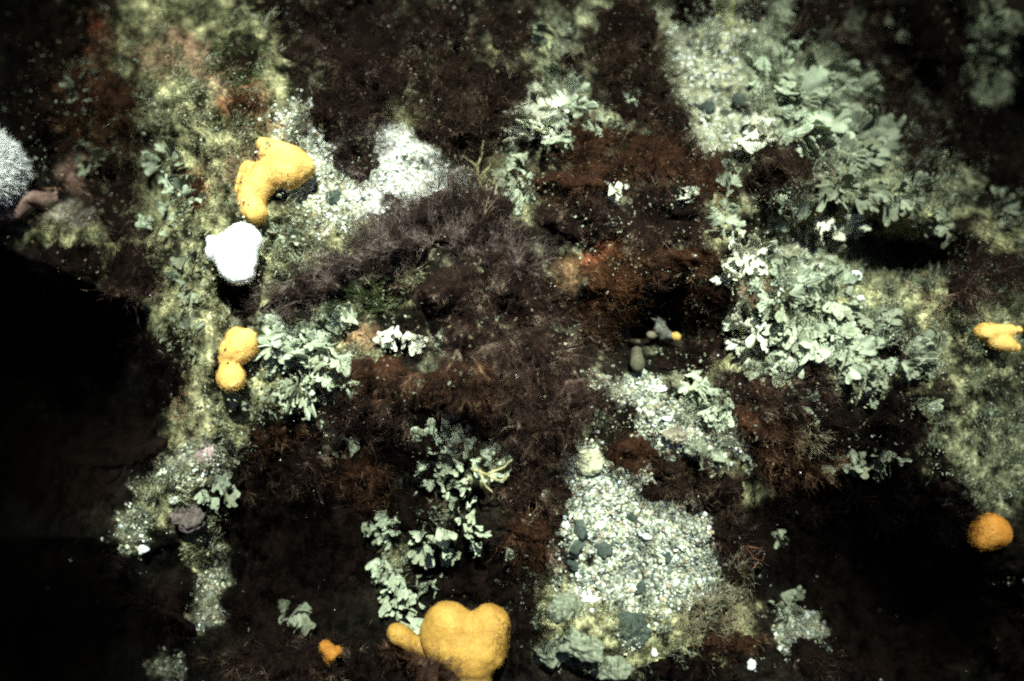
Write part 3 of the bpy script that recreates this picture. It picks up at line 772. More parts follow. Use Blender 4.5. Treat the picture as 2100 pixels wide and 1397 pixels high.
for k, (cx, cy, rx, ry, rot, mk, label) in enumerate(PEBBLES):
    sc = scale_at(cx, cy)
    big = rx > 22
    V, F = ball(rx * sc, ry * sc, (rx + ry) / 2 * sc * (.6 if big else .4), (.3 if mk == 'peb_yellow' else .42) if big else .34, 2 if not big else 4, k * 3.1)
    a = math.radians(-rot); R = np.array([[math.cos(a), -math.sin(a), 0], [math.sin(a), math.cos(a), 0], [0, 0, 1]])
    p = at(np.array([cx]), np.array([cy]), .0015 if not big else -.004)[0]
    name = {'peb_yellow': 'round_sponge'}.get(mk, 'cobble' if big else 'pebble')
    o = link(name, mesh_from(name, V @ R.T, F, None, True), M[mk], None, p)
    tag(o, label, 'sponge' if name == 'round_sponge' else name, None if name == 'round_sponge' else ('cobbles on the seabed' if big else 'single pebbles in the gravel'))

# ------------------------------------------------------------------ leafy bryozoan colonies
def frond_mesh(seed):
    """a forked strap of unit length: narrow foot, two or three rounded lobes, wavy and cupped, with thickness"""
    r = random.Random(seed)
    lobes = r.choice([2, 3, 4])
    spread = r.uniform(.5, 1.0)
    polys, V = [], []
    rows = 7; cols = 3
    curl = r.uniform(-.5, 1.2); wav = r.uniform(0, 6)
    def zf(x, y): return curl * .45 * y * y + .09 * math.sin(5 * x + wav) * y + .35 * x * x * r2
    r2 = r.uniform(-.9, 1.3)
    def strap(x0, y0, ang, ln, w0, w1, n):
        st = len(V)
        for i in range(n + 1):
            t = i / n
            wdt = w0 + (w1 - w0) * min(1, t * 1.4)
            if t > .8: wdt *= math.sqrt(max(0.0, 1 - ((t - .8) / .2) ** 2)) * .6 + .4
            a = ang * (1 - .25 * t)
            cx = x0 + math.sin(a) * ln * t; cy = y0 + math.cos(a) * ln * t
            for s in (-1, -.33, .33, 1):
                x = cx + math.cos(a) * wdt * s; y = cy - math.sin(a) * wdt * s
                V.append((x, y, zf(x, y) + .02 * s * s))
        for i in range(n):
            for j in range(3):
                a = st + i * 4 + j
                polys.append((a, a + 1, a + 5, a + 4))
    strap(0, 0, 0, .62, .06, .17, 4)
    for k in range(lobes):
        a = (k - (lobes - 1) / 2) / max(1, lobes - 1) * 2 * spread * .75
        ln = r.uniform(.42, .75)
        strap(math.sin(a) * .10, .35, a, ln, .07, r.uniform(.095, .155), 6)
    nV = len(V)
    th = .014
    V2 = [(x, y, z + th) for x, y, z in V] + [(x, y, z) for x, y, z in V]
    F2 = [p for p in polys] + [tuple(reversed([q + nV for q in p])) for p in polys]
    from collections import Counter
    cnt = Counter()
    for p in polys:
        for i in range(4): cnt[frozenset((p[i], p[(i + 1) % 4]))] += 1
    for p in polys:
        for i in range(4):
            a, b = p[i], p[(i + 1) % 4]
            if cnt[frozenset((a, b))] == 1: F2.append((b, a, a + nV, b + nV))
    return mesh_from('frond', np.array(V2), np.array(F2), None, True)
def fan_mesh(seed):
    """a thin ruffled fan, its rim cut into rounded tongues"""
    r = random.Random(seed)
    half = r.uniform(.55, 1.0); nt_ = r.choice([3, 4, 5]); na, nr_ = nt_ * 6, 7
    ph, am, cup = r.uniform(0, 6), r.uniform(.06, .17), r.uniform(-.4, 1.0)
    deep = [r.uniform(.15, .45) for _ in range(nt_ + 1)]
    lens = [r.uniform(.8, 1.05) for _ in range(nt_)]
    V = []; F = []
    for side in (1, 0):
        for i in range(na + 1):
            t = i / na; k = min(nt_ - 1, int(t * nt_)); w_ = t * nt_ - k
            a = (t - .5) * 2 * half
            notch = math.sin(math.pi * w_) ** .35
            rm = lens[k] * (1 - deep[k] * .75 + deep[k] * .75 * notch)
            for j in range(nr_ + 1):
                rr = .08 + (rm - .08) * j / nr_
                x, y = math.sin(a) * rr * .9, math.cos(a) * rr
                z = am * rr * rr * math.sin(a * 5 + ph) + am * .5 * rr ** 3 * math.sin(a * 11 + ph * 2) + cup * x * x + .25 * cup * rr * rr
                V.append((x, y, z + .013 * side))
    m = (na + 1) * (nr_ + 1)
    for s_ in (0, 1):
        for i in range(na):
            for j in range(nr_):
                q = s_ * m + i * (nr_ + 1) + j
                f = (q, q + nr_ + 1, q + nr_ + 2, q + 1)
                F.append(f if s_ == 1 else f[::-1])
    for i in range(na):
        q = i * (nr_ + 1) + nr_
        F.append((q, q + nr_ + 1, q + nr_ + 1 + m, q + m))
    return mesh_from('frond', np.array(V), np.array(F), None, True)
FR = {k: [] for k in ('fr_bright', 'fr_mid', 'fr_dim')}
for k in FR:
    for s in range(15):
        me = frond_mesh(s * 7 + len(k)) if s % 2 == 0 else fan_mesh(s * 7 + len(k)); me.materials.append(M[k]); FR[k].append(me)

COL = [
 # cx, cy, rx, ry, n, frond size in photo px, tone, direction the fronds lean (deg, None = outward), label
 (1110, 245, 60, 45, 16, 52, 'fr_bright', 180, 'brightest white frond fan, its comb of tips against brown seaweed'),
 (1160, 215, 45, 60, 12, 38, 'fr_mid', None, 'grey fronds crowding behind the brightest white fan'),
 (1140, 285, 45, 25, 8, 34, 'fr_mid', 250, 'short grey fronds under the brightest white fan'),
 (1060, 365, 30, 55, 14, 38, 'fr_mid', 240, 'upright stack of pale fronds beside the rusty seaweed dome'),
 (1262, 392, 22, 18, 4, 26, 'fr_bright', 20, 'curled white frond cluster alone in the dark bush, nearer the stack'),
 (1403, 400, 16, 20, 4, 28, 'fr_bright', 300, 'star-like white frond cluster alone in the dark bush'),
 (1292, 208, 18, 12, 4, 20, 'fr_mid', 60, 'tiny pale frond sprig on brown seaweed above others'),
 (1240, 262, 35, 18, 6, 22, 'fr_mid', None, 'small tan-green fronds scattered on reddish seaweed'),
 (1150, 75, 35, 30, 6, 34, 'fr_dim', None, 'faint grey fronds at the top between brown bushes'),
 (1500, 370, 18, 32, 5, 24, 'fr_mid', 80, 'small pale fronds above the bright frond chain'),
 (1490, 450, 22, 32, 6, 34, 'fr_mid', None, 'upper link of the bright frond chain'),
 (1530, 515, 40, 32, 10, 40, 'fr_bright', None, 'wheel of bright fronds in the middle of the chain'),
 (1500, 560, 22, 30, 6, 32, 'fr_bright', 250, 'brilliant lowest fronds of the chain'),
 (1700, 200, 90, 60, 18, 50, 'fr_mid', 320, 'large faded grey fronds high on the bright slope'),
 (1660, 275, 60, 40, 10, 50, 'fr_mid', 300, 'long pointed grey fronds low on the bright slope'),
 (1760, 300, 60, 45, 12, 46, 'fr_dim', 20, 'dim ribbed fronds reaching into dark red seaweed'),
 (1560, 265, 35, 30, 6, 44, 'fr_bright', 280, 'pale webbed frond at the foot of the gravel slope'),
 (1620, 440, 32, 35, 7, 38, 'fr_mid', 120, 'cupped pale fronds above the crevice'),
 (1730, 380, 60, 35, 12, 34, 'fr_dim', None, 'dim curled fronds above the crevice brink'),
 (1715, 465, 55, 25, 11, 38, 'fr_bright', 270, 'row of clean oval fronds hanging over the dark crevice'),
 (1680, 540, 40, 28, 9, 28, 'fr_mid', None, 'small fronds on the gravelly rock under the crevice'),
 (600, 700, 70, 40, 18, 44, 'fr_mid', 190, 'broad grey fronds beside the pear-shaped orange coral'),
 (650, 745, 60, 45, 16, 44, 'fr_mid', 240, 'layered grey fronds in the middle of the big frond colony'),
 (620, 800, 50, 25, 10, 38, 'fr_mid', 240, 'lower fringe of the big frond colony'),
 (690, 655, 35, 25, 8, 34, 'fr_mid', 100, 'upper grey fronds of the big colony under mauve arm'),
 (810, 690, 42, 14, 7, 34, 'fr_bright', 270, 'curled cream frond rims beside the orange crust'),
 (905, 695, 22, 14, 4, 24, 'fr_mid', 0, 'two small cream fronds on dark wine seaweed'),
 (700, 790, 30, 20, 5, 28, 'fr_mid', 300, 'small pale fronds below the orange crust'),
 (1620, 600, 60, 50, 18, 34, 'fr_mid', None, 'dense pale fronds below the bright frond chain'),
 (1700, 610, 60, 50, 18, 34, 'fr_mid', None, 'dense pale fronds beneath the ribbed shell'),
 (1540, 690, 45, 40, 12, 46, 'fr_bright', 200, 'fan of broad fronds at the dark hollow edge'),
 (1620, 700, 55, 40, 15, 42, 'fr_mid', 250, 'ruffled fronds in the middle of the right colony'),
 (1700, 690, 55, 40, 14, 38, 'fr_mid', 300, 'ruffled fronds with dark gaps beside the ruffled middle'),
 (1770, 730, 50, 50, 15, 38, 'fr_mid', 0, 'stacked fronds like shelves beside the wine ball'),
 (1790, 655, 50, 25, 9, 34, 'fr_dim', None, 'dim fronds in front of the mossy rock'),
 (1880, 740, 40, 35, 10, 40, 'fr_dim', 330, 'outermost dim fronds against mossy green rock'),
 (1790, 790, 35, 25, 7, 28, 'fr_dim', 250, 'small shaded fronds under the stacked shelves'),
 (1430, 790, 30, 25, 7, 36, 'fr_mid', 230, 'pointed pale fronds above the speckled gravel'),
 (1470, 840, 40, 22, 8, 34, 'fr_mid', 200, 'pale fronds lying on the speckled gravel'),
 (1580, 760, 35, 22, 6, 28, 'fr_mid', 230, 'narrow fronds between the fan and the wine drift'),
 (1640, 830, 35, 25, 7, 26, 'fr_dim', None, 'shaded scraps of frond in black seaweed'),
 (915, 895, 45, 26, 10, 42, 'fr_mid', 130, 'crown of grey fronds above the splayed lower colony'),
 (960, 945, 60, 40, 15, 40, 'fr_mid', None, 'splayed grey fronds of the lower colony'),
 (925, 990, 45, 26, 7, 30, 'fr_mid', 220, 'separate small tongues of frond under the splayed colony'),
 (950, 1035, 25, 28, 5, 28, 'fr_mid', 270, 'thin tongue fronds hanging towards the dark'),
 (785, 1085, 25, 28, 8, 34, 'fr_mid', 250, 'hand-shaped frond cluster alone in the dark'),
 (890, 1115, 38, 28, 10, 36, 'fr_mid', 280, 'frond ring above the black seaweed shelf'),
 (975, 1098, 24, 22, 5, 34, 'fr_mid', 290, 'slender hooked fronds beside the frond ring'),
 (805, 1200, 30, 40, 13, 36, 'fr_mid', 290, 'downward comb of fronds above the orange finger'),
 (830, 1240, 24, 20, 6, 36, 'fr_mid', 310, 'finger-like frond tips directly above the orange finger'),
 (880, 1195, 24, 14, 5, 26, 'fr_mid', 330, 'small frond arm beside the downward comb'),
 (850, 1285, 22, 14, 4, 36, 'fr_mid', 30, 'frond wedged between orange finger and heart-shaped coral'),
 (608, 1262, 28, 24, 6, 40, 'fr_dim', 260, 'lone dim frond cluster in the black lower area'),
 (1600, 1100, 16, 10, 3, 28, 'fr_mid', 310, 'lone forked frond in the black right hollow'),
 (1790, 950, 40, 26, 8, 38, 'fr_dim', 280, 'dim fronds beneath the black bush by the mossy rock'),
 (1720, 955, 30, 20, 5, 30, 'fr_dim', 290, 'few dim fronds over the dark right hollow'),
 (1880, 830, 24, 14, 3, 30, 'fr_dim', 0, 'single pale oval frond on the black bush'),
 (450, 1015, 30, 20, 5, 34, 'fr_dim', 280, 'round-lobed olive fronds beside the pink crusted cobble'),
 (715, 930, 20, 26, 5, 28, 'fr_dim', 100, 'narrow tan fronds in the dark beside rusty seaweed'),
 (1060, 1160, 25, 32, 6, 32, 'fr_dim', 290, 'dim sprig of fronds at the shaded end of gravel'),
 (340, 330, 35, 30, 8, 28, 'fr_mid', None, 'blurred cream fronds on the olive rock, upper cluster'),
 (370, 400, 40, 35, 8, 28, 'fr_mid', None, 'blurred cream fronds beside the orange scrap'),
 (165, 180, 45, 70, 9, 26, 'fr_dim', None, 'blurred tan fronds on the upper dark slope'),
 (190, 330, 35, 20, 5, 28, 'fr_dim', None, 'pinkish blurred fronds beside white anemone'),
 (1790, 90, 60, 70, 9, 24, 'fr_dim', None, 'blurred pale scraps of frond in dark red seaweed'),
 (2040, 80, 40, 60, 7, 30, 'fr_dim', None, 'blurred fronds near the upper right corner'),
 (1840, 400, 60, 30, 9, 34, 'fr_dim', 330, 'feathery grey streaks of frond beyond the crevice'),
 (2060, 430, 35, 30, 5, 30, 'fr_dim', None, 'blurred dim fronds at the right edge'),
 (1610, 1235, 24, 14, 4, 30, 'fr_dim', 0, 'small dim frond on the ledge by the lit gravel streaks'),
 (335, 450, 35, 30, 6, 24, 'fr_mid', None, 'little cream nubs of frond on olive rock above the furrowed edge'),
 (385, 570, 35, 45, 8, 22, 'fr_dim', None, 'small olive frond nubs on the rock strip beside white coral'),
 (380, 690, 30, 50, 8, 22, 'fr_dim', None, 'small dull frond nubs on the strip beside the pear-shaped coral'),
 (590, 480, 45, 30, 7, 20, 'fr_mid', None, 'tiny pale frond nubs between white coral and mauve ridge'),
 (530, 830, 45, 25, 7, 22, 'fr_dim', None, 'tiny olive frond nubs just above the brown wedge-shaped tuft'),
 (1930, 470, 40, 40, 7, 32, 'fr_dim', 200, 'dull fronds at the far end of the crevice'),
 (1600, 130, 60, 50, 10, 40, 'fr_mid', 300, 'uppermost grey fronds on the bright slope'),
 (1480, 950, 40, 14, 4, 36, 'fr_dim', 170, 'translucent tan fronds at the brown seaweed corner'),
]
CAMV = Vector(CAM)
for (cx, cy, rx, ry, n, size, tone, lean, label) in COL:
    base = Vector(at(np.array([cx]), np.array([cy]), .01)[0])
    root = bpy.data.objects.new('frond_colony', None); C.objects.link(root)
    root.location = base; root.empty_display_size = .02
    tag(root, label, 'bryozoan', 'colonies of leafy bryozoan fronds on the seabed')
    sc = scale_at(cx, cy)
    n = int(n * 1.75)
    if cy > 850: rx, ry, size = rx * 1.3, ry * 1.3, size * .82
    for k in range(n):
        a = k * 2.39996 + random.uniform(-.4, .4); r = math.sqrt((k + .5) / n) * random.uniform(.85, 1.25)
        fx, fy = cx + math.cos(a) * rx * r, cy + math.sin(a) * ry * r
        p = Vector(at(np.array([fx]), np.array([fy]), .012 + .03 * max(0, 1 - r))[0])
        out = math.atan2(-math.sin(a) * ry, math.cos(a) * rx)
        if lean is None: az = out + random.gauss(0, .35)
        else: az = math.radians(lean) + random.gauss(0, .5) + .25 * math.sin(out - math.radians(lean))
        el = random.uniform(.05, .75) if r > .5 else random.uniform(.3, 1.1)
        yv = Vector((math.cos(az) * math.cos(el), math.sin(az) * math.cos(el), math.sin(el)))
        up = (CAMV - p).normalized() + Vector((random.gauss(0, .45), random.gauss(0, .45), random.gauss(0, .45)))
        xv = yv.cross(up).normalized(); zv = xv.cross(yv).normalized()
        s = size * sc * random.choice((.6, .8, 1.0, 1.2, 1.5)) * random.uniform(.85, 1.15)
        p = p - yv * s * .35
        Rm = Matrix((xv, yv, zv)).transposed().to_4x4()
        f = bpy.data.objects.new('frond', random.choice(FR[tone]))
        C.objects.link(f)
        f.parent = root
        f.matrix_local = Matrix.Translation(p - base) @ Rm @ Matrix.Diagonal((s * random.uniform(.8, 1.15), s, s, 1))

# ------------------------------------------------------------------ soft corals (metaball bodies turned into mesh)
bpy.context.view_layer.update()
def blob(name, elems, mat, cx, cy, res=.0042):
    """elems: px, py, height over the seabed at (cx,cy) in m, radius in photo px"""
    base = at(np.array([cx]), np.array([cy]), 0.0)[0]
    sc = scale_at(cx, cy)
    f = np.array([0, math.sin(TILT), -math.cos(TILT)])
    mb = bpy.data.metaballs.new('tmpmeta'); mb.resolution = res; mb.render_resolution = res; mb.threshold = .4
    for (ex, ey, eh, er) in elems:
        dx = (ex - 1050) / 1000 / DIST; dy = (698.5 - ey) / 1000 / DIST
        c, s = math.cos(TILT), math.sin(TILT)
        d = np.array([dx, dy * c + s, dy * s - c]); t = (base[2] + eh - CAM[2]) / d[2]
        q = CAM + d * t - base
        e = mb.elements.new(); e.co = q; e.radius = er * sc / .644; e.stiffness = 2.0
    mo = bpy.data.objects.new('tmpmeta', mb); C.objects.link(mo)
    dg = bpy.context.evaluated_depsgraph_get(); dg.update()
    me = bpy.data.meshes.new_from_object(mo.evaluated_get(dg))
    bpy.data.objects.remove(mo, do_unlink=True); bpy.data.metaballs.remove(mb)
    me.name = name
    me.materials.clear(); me.materials.append(M[mat])
    nV = len(me.vertices)
    co = np.empty(nV * 3, np.float32); me.vertices.foreach_get('co', co); co = co.reshape(-1, 3)
    no = np.empty(nV * 3, np.float32); me.vertices.foreach_get('normal', no); no = no.reshape(-1, 3)
    co = co + no * (.0016 * vnoise(co[:, 0] * 60, co[:, 1] * 60, co[:, 2] * 60) + .0012 * vnoise(co[:, 0] * 160, co[:, 1] * 160, co[:, 2] * 160))[:, None]
    me.vertices.foreach_set('co', co.ravel())
    me.polygons.foreach_set('use_smooth', np.ones(len(me.polygons), bool))
    me.update()
    return me, base, co, no

def polyps(o, co, no, pol, plen, npol):
    i = rng.integers(0, len(co), npol)
    r = co[i] + rng.normal(size=(npol, 3)) * .0012
    V, F, _ = strands(r, no[i] + rng.normal(size=(npol, 3)) * .3, plen * rng.uniform(.4, 1.2, npol), np.full(npol, .0009), rng.normal(size=(npol, 3)), 2)
    p = link('polyps', mesh_from('polyps', V, F), M[pol], o); p['kind'] = 'stuff'

def coral(lobes, mat, pol, cx, cy, label, plen=.0018, npol=5000):
    o = None
    for k, elems in enumerate(lobes):
        nm = 'soft_coral' if k == 0 else 'lobe'
        me, base, co, no = blob(nm, elems, mat, cx, cy)
        q = link(nm, me, None, o, base if o is None else (0, 0, 0))
        if o is None: o = q
        polyps(q if q is o else q, co, no, pol, plen, npol // len(lobes))
    tag(o, label, 'soft coral', 'soft corals with rounded finger lobes')
    return o

coral([[(543, 300, 0.013, 18), (560, 314, 0.020, 27), (580, 330, 0.026, 34), (604, 340, 0.026, 35), (590, 358, 0.024, 30), (560, 342, 0.022, 32), (548, 362, 0.018, 29), (534, 380, 0.016, 29),
        (522, 396, 0.016, 27), (514, 412, 0.014, 25), (520, 430, 0.016, 24), (528, 440, 0.016, 20), (512, 350, 0.010, 20), (500, 372, 0.008, 16), (494, 390, 0.008, 13), (625, 345, 0.022, 18)]],
      'coral_o', 'polyp_o', 560, 370, 'bent orange soft coral with broad lobe on bright gravel')
coral([[(496, 488, .045, 30), (510, 497, .045, 27), (478, 512, .045, 34), (455, 510, .04, 25), (442, 518, .035, 18), (490, 530, .045, 32),
        (472, 540, .04, 26), (484, 558, .04, 24), (500, 562, .04, 20), (500, 540, .04, 22), (434, 492, .03, 10), (440, 502, .03, 12), (432, 512, .03, 10)]],
      'coral_w', 'polyp_w', 482, 520, 'brilliant white soft coral below the bent orange coral', .0012, 6000)
coral([[(502, 704, .045, 27), (492, 712, .045, 32), (478, 724, .04, 27), (467, 742, .035, 17), (466, 756, .035, 14), (472, 771, .04, 26), (478, 779, .04, 23), (484, 690, .035, 18)]],
      'coral_o', 'polyp_o', 485, 745, 'pear-shaped two-lobed orange soft coral beside grey fronds')
hc = coral([[(962, 1345, 0.045, 46), (968, 1375, 0.035, 36), (995, 1335, 0.050, 40), (922, 1325, 0.040, 44), (975, 1405, 0.025, 30), (935, 1362, 0.030, 36),
             (1004, 1278, 0.060, 38), (1010, 1300, 0.055, 36), (985, 1300, 0.055, 36), (995, 1320, 0.055, 38), (952, 1312, 0.050, 40), (900, 1310, 0.043, 36),
             (922, 1274, 0.060, 36), (908, 1276, 0.055, 34), (936, 1278, 0.057, 30), (894, 1290, 0.049, 28)],
            [(885, 1335, 0.020, 22), (905, 1345, 0.020, 26)]],
           'coral_d', 'polyp_d', 950, 1320, 'largest orange soft coral, heart-shaped, standing at the bottom edge', .0012, 9000)
me, b2, co, no = blob('finger_lobe', [(812, 1298, .06, 19), (826, 1306, .06, 21), (844, 1318, .055, 19), (862, 1328, .05, 18), (840, 1320, .03, 16)], 'coral_d', 840, 1320)
fl = link('finger_lobe', me, None, hc, Vector(b2) - hc.location)
coral([[(668, 1328, .05, 14), (678, 1340, .05, 15), (670, 1352, .04, 12), (692, 1335, .04, 10)]], 'coral_r', 'polyp_r', 675, 1340, 'small orange soft coral half hidden in black seaweed', .0016, 900)
coral([[(2014, 681, .035, 17), (2032, 680, .035, 17), (2052, 679, .035, 14), (2072, 678, .035, 13), (2088, 677, .03, 9), (2030, 692, .03, 15),
        (2040, 701, .03, 15), (2055, 704, .03, 17), (2070, 708, .03, 14), (2084, 713, .025, 9)]],
      'coral_o', 'polyp_o', 2045, 690, 'yellow orange soft coral with two fingers on mossy rock', .0012, 2500)
coral([[(2030, 1083, .05, 30), (2012, 1100, .045, 25), (2046, 1094, .045, 26), (2022, 1108, .04, 20), (2028, 1095, .02, 26), (2050, 1078, .045, 14), (2006, 1086, .04, 14)]],
      'coral_r', 'polyp_r', 2028, 1095, 'small round orange soft coral above black seaweed', .0016, 2500)

# mottled sea squirt with a yellow tip, and the pale tube beside it, in the central hollow
me, base, co, no = blob('sea_squirt', [(1345, 655, .05, 9), (1354, 664, .06, 11), (1350, 676, .06, 10), (1362, 680, .06, 11), (1373, 688, .06, 9), (1357, 692, .055, 8), (1342, 684, .05, 7)], 'squirt', 1355, 680)
sq = link('sea_squirt', me, None, None, base); tag(sq, 'mottled sea squirt with yellow tip sheltering in the dark hollow', 'sea squirt')
me, b2, co, no = blob('siphon', [(1388, 691, .064, 9), (1382, 689, .06, 8)], 'coral_o', 1388, 692)
link('siphon', me, None, sq, Vector(b2) - sq.location)
me, b2, co, no = blob('side_siphon', [(1334, 688, .055, 9), (1339, 687, .05, 8)], 'peb_brown', 1336, 690)
link('side_siphon', me, None, sq, Vector(b2) - sq.location)
me, base, co, no = blob('tube_sponge', [(1305, 722, .03, 11), (1306, 730, .045, 13), (1307, 740, .055, 14), (1307, 750, .06, 14)], 'tubem', 1307, 740)
tag(link('tube_sponge', me, None, None, base), 'pale finger-shaped tube standing in the dark hollow', 'sponge')

# ribbed shell beside the crevice
def shell(cx, cy, r, rot, label):
    sc = scale_at(cx, cy); nr, na = 10, 48
    V = []
    for i in range(nr + 1):
        t = i / nr
        for j in range(na):
            a = j / na * 2 * math.pi
            rr = t * (1 + .03 * math.cos(a * 11))
            rib = .06 * math.cos(a * 22) * t
            V.append((rr * math.cos(a) * 1.0, rr * math.sin(a) * .72 , (.5 + rib) * math.sqrt(max(0, 1 - t * t)) + rib * .5))
    V = np.array(V) * r * sc
    a = math.radians(-rot); R = np.array([[math.cos(a), -math.sin(a), 0], [math.sin(a), math.cos(a), 0], [0, 0, 1]])
    ii = np.arange((nr + 1) * na).reshape(nr + 1, na)
    F = np.stack([ii[:-1], ii[1:], np.roll(ii[1:], -1, 1), np.roll(ii[:-1], -1, 1)], -1).reshape(-1, 4)
    o = link('ribbed_shell', mesh_from('ribbed_shell', V @ R.T, F, None, True), M['peb_white'], None, at(np.array([cx]), np.array([cy]), .024)[0])
    return tag(o, label, 'shell')
shell(1750, 570, 20, -30, 'pale ribbed oval shell beside the dark crevice')
shell(1765, 612, 9, 0, 'tiny white shell among fronds below the larger shell')

# ------------------------------------------------------------------ tubes: thin branching weeds, stalks
def tube(path, radii, sides=7):
    P_ = np.array(path); V = []; n = len(P_)
    for i in range(n):
        t = P_[min(i + 1, n - 1)] - P_[max(i - 1, 0)]; t = t / (np.linalg.norm(t) + 1e-9)
        u = np.cross(t, [0.3, .2, 1]); u /= np.linalg.norm(u) + 1e-9; v = np.cross(t, u)
        for j in range(sides):
            a = j / sides * 2 * math.pi
            V.append(P_[i] + (u * math.cos(a) + v * math.sin(a)) * radii[i])
    ii = np.arange(n * sides).reshape(n, sides)
    F = np.stack([ii[:-1], np.roll(ii[:-1], -1, 1), np.roll(ii[1:], -1, 1), ii[1:]], -1).reshape(-1, 4)
    return np.array(V), F
def pix(path, h0):
    """px,py,lift rows interpolated smoothly"""
    a = np.array(path, float); t = np.linspace(0, len(a) - 1, len(a) * 4)
    b = np.stack([np.interp(t, np.arange(len(a)), a[:, k]) for k in range(3)], -1)
    b[:, :2] += np.stack([fbm(t * 9 + h0, t * 0, 6, 2, h0), fbm(t * 9, t * 0 + h0, 6, 2, h0 + 3)], -1) * 3
    return at(b[:, 0], b[:, 1], b[:, 2])
def branch_thing(name, paths, width, mat, label, cat):
    root = None
    for k, pth in enumerate(paths):
        pts = pix(pth, k * 1.7)
        if root is None: base = pts[0].copy()
        r = np.linspace(width, width * .45, len(pts))
        V, F = tube(pts - base, r)
        if root is None:
            root = bpy.data.objects.new(name, None); C.objects.link(root); root.location = base; tag(root, label, cat)
        link('branch', mesh_from('branch', V, F, None, True), mat, root)
    return root
def flat_mat(name, c0, c1): return mat_pebble(name, c0, c1)
gold = flat_mat('golden_weed', (.16, .14, .06), (.33, .30, .16))
redb = flat_mat('red_branch', (.08, .03, .018), (.18, .08, .05))
branch_thing('golden_weed', [[(985, 385, .02), (980, 345, .04), (965, 330, .05), (946, 320, .05)], [(978, 342, .04), (988, 315, .06), (993, 288, .06)],
             [(984, 365, .03), (1000, 345, .04), (1008, 330, .05)], [(972, 392, .02), (962, 365, .03)], [(1010, 380, .03), (1020, 355, .04)]], .0035, gold,
             'golden forked weed between brown bush and white gravel', 'seaweed')
branch_thing('red_branching_weed', [[(1510, 1160, .04), (1520, 1135, .06), (1530, 1120, .07)], [(1528, 1122, .07), (1545, 1145, .07), (1565, 1152, .07), (1578, 1160, .07)],
             [(1533, 1122, .07), (1550, 1122, .08), (1562, 1130, .08)], [(1562, 1150, .07), (1570, 1140, .07)], [(1555, 1150, .07), (1545, 1165, .06)]], .0013, redb,
             'thin red branching weed beside the dark right hollow', 'seaweed')
branch_thing('hydroid_branch', [[(965, 960, .06), (1000, 975, .08), (1030, 958, .09), (1052, 943, .09)], [(985, 965, .07), (990, 990, .08), (1010, 1010, .08)],
             [(1000, 975, .08), (1025, 985, .08), (1045, 975, .08)]], .003, gold, 'tan furry hydroid branches over the splayed lower fronds', 'hydroid')
branch_thing('bitten_twig', [[(527, 712, .07), (540, 711, .08), (556, 708, .08)]], .002, M['fr_bright'], 'tiny pale twig linking pear-shaped coral to fronds', 'bryozoan')

# white bristly anemone at the edge, with the pinkish stalk beneath it
me, base, co, no = blob('anemone', [(-40, 345, .11, 62), (-14, 372, .11, 36), (-18, 320, .10, 34), (-6, 348, .10, 36), (-44, 360, .05, 50)], 'coral_w', -10, 350, .006)
an = link('anemone', me, None, None, base); tag(an, 'white bristly anemone cut off by the left picture edge', 'anemone')
i = rng.integers(0, len(co), 9000)
V, F, _ = strands(co[i], no[i] + np.array([.5, -.15, .1]) + rng.normal(size=(9000, 3)) * .12, .020 * rng.uniform(.3, 1.2, 9000), np.full(9000, .0036), rng.normal(size=(9000, 3)) * .3, 2)
tn = link('tentacles', mesh_from('tentacles', V, F), M['whitef'], an); tn['kind'] = 'stuff'
pts = pix([(-60, 470, .02), (-10, 448, .03), (40, 428, .03), (80, 414, .025), (120, 404, .0)], 4.0)
V, F = tube(pts - pts[0], np.interp(np.arange(len(pts)), [0, 8, len(pts) - 1], [.032, .022, .012]), 16)
V = V + (.016 * vnoise(V[:, 0] * 30, V[:, 1] * 40, V[:, 2] * 40))[:, None] * norm(rng.normal(size=V.shape) * .2 + [0, 1, 1])
tag(link('pinkish_stalk', mesh_from('pinkish_stalk', V, F, None, True), M['stalk'], None, pts[0]), 'pinkish brown encrusted stalk under the white anemone', 'stalk')

# ------------------------------------------------------------------ pale scraps caught in the weed (uncountable)
def scraps(n, smin, smax, mat, label, seed, thr, rev=False):
    px = rng.uniform(-20, 2120, n * 12); py = rng.uniform(-20, 1420, n * 12)
    q = fbm(px, py, 42, 4, seed, .65)
    keep = q > thr + .35 * sstep(850, 1050, py) + .3 * sstep(450, 250, px) * sstep(450, 600, py)
    px, py = px[keep][:n], py[keep][:n]; m = len(px)
    s = smin + (smax - smin) * rng.uniform(0, 1, m) ** 2.5
    c = at(px, py, rng.uniform(.005, .06, m))
    k = 6
    aa = np.linspace(0, 2 * math.pi, k, endpoint=False)[None] + rng.uniform(0, 6, (m, 1))
    e1 = norm(rng.normal(size=(m, 3)) * [1, 1, .6]); e2 = norm(np.cross(e1, rng.normal(size=(m, 3)) * .6 + [0, 0, 1]))
    rr = s[:, None] * rng.uniform(.5, 1.1, (m, k))
    V = c[:, None] + e1[:, None] * (np.cos(aa) * rr)[..., None] + e2[:, None] * (np.sin(aa) * rr * rng.uniform(.3, .9, (m, 1)))[..., None]
    V = np.concatenate([V, c[:, None] + np.array([0, 0, .3]) * s[:, None, None]], 1)
    f = np.array([(i, (i + 1) % k, k) for i in range(k)])
    F = (f[None] + (np.arange(m) * (k + 1))[:, None, None]).reshape(-1, 3)
    return tag(link('pale_scraps', mesh_from('pale_scraps', V.reshape(-1, 3), F), M[mat]), label, kind='stuff')
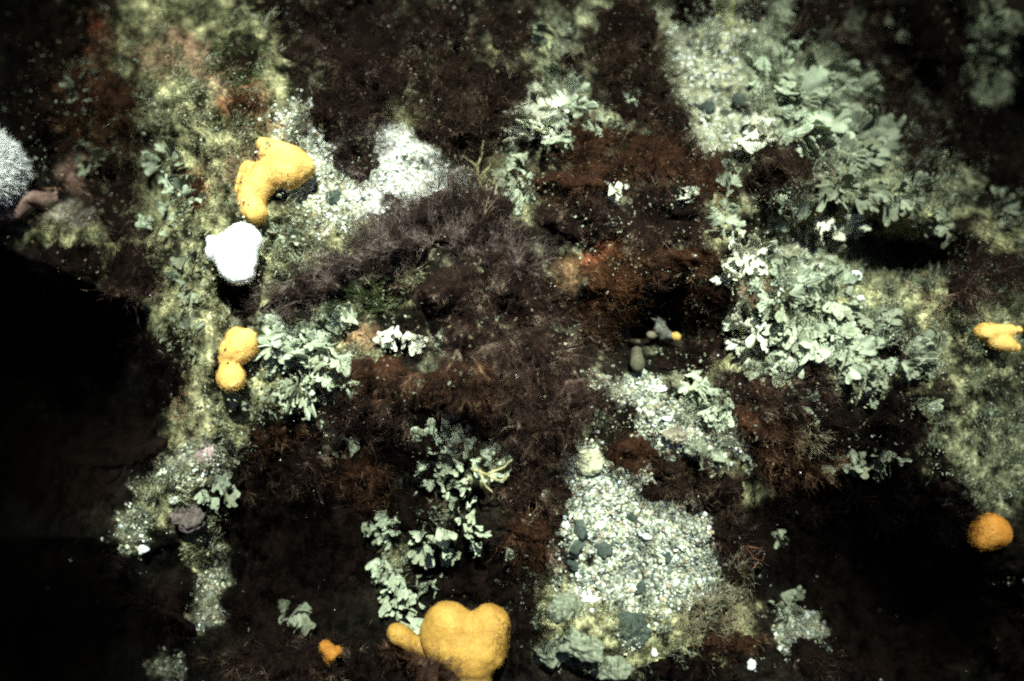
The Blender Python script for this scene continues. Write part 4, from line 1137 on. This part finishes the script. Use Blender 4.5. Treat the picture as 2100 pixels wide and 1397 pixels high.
scraps(6500, .001, .0048, 'pale', 'pale scraps of bryozoan and shell caught in the seaweed', 71.0, .16)
scraps(4200, .001, .0042, 'tan', 'tan scraps and polyps caught in the seaweed', 72.0, .14)
scraps(1600, .0012, .004, 'orange', 'rusty scraps caught in the seaweed', 73.0, .2)

# ------------------------------------------------------------------ drifting specks in the water
n = 150
px = rng.uniform(0, 2100, n); py = rng.uniform(0, 1397, n)
c = at(px, py, rng.uniform(.03, .16, n))
v0, f0 = ico()
s = .0004 + .0008 * rng.uniform(0, 1, n) ** 3
V = v0[None] * s[:, None, None] * rng.uniform(.6, 1.8, (n, 1, 3)) + c[:, None]
F = (f0[None] + (np.arange(n) * 12)[:, None, None]).reshape(-1, 3)
tag(link('drifting_specks', mesh_from('drifting_specks', V.reshape(-1, 3), F), M['whitef']), 'tiny pale particles drifting in the water', kind='stuff')

# ------------------------------------------------------------------ water made absorbing enough to imitate a lamp's fall-off
def water():
    lo = np.array([-8, -8, -5.0]); hi = np.array([10, 10, CAM[2] + .12])
    pl = P; lo[:2] = pl[:, :2].min(0) - .3; hi[:2] = pl[:, :2].max(0) + .3; lo[2] = pl[:, 2].min() - 1
    v = np.array([(x, y, z) for x in (lo[0], hi[0]) for y in (lo[1], hi[1]) for z in (lo[2], hi[2])])
    f = np.array([(0, 1, 3, 2), (4, 6, 7, 5), (0, 4, 5, 1), (2, 3, 7, 6), (0, 2, 6, 4), (1, 5, 7, 3)])
    m = bpy.data.materials.new('dimming_water_volume'); m.use_nodes = True
    nt = m.node_tree; nt.nodes.clear()
    out = nt.nodes.new('ShaderNodeOutputMaterial'); pv = nt.nodes.new('ShaderNodeVolumePrincipled')
    pv.inputs['Color'].default_value = (0, 0, 0, 1); pv.inputs['Density'].default_value = 1.25
    pv.inputs['Absorption Color'].default_value = (0, .0004, .0001, 1)
    nt.links.new(pv.outputs[0], out.inputs['Volume'])
    o = link('dimming_water', mesh_from('dimming_water', v, f), m); tag(o, 'sea water made strongly absorbing to darken the outer seabed', kind='stuff')
water()
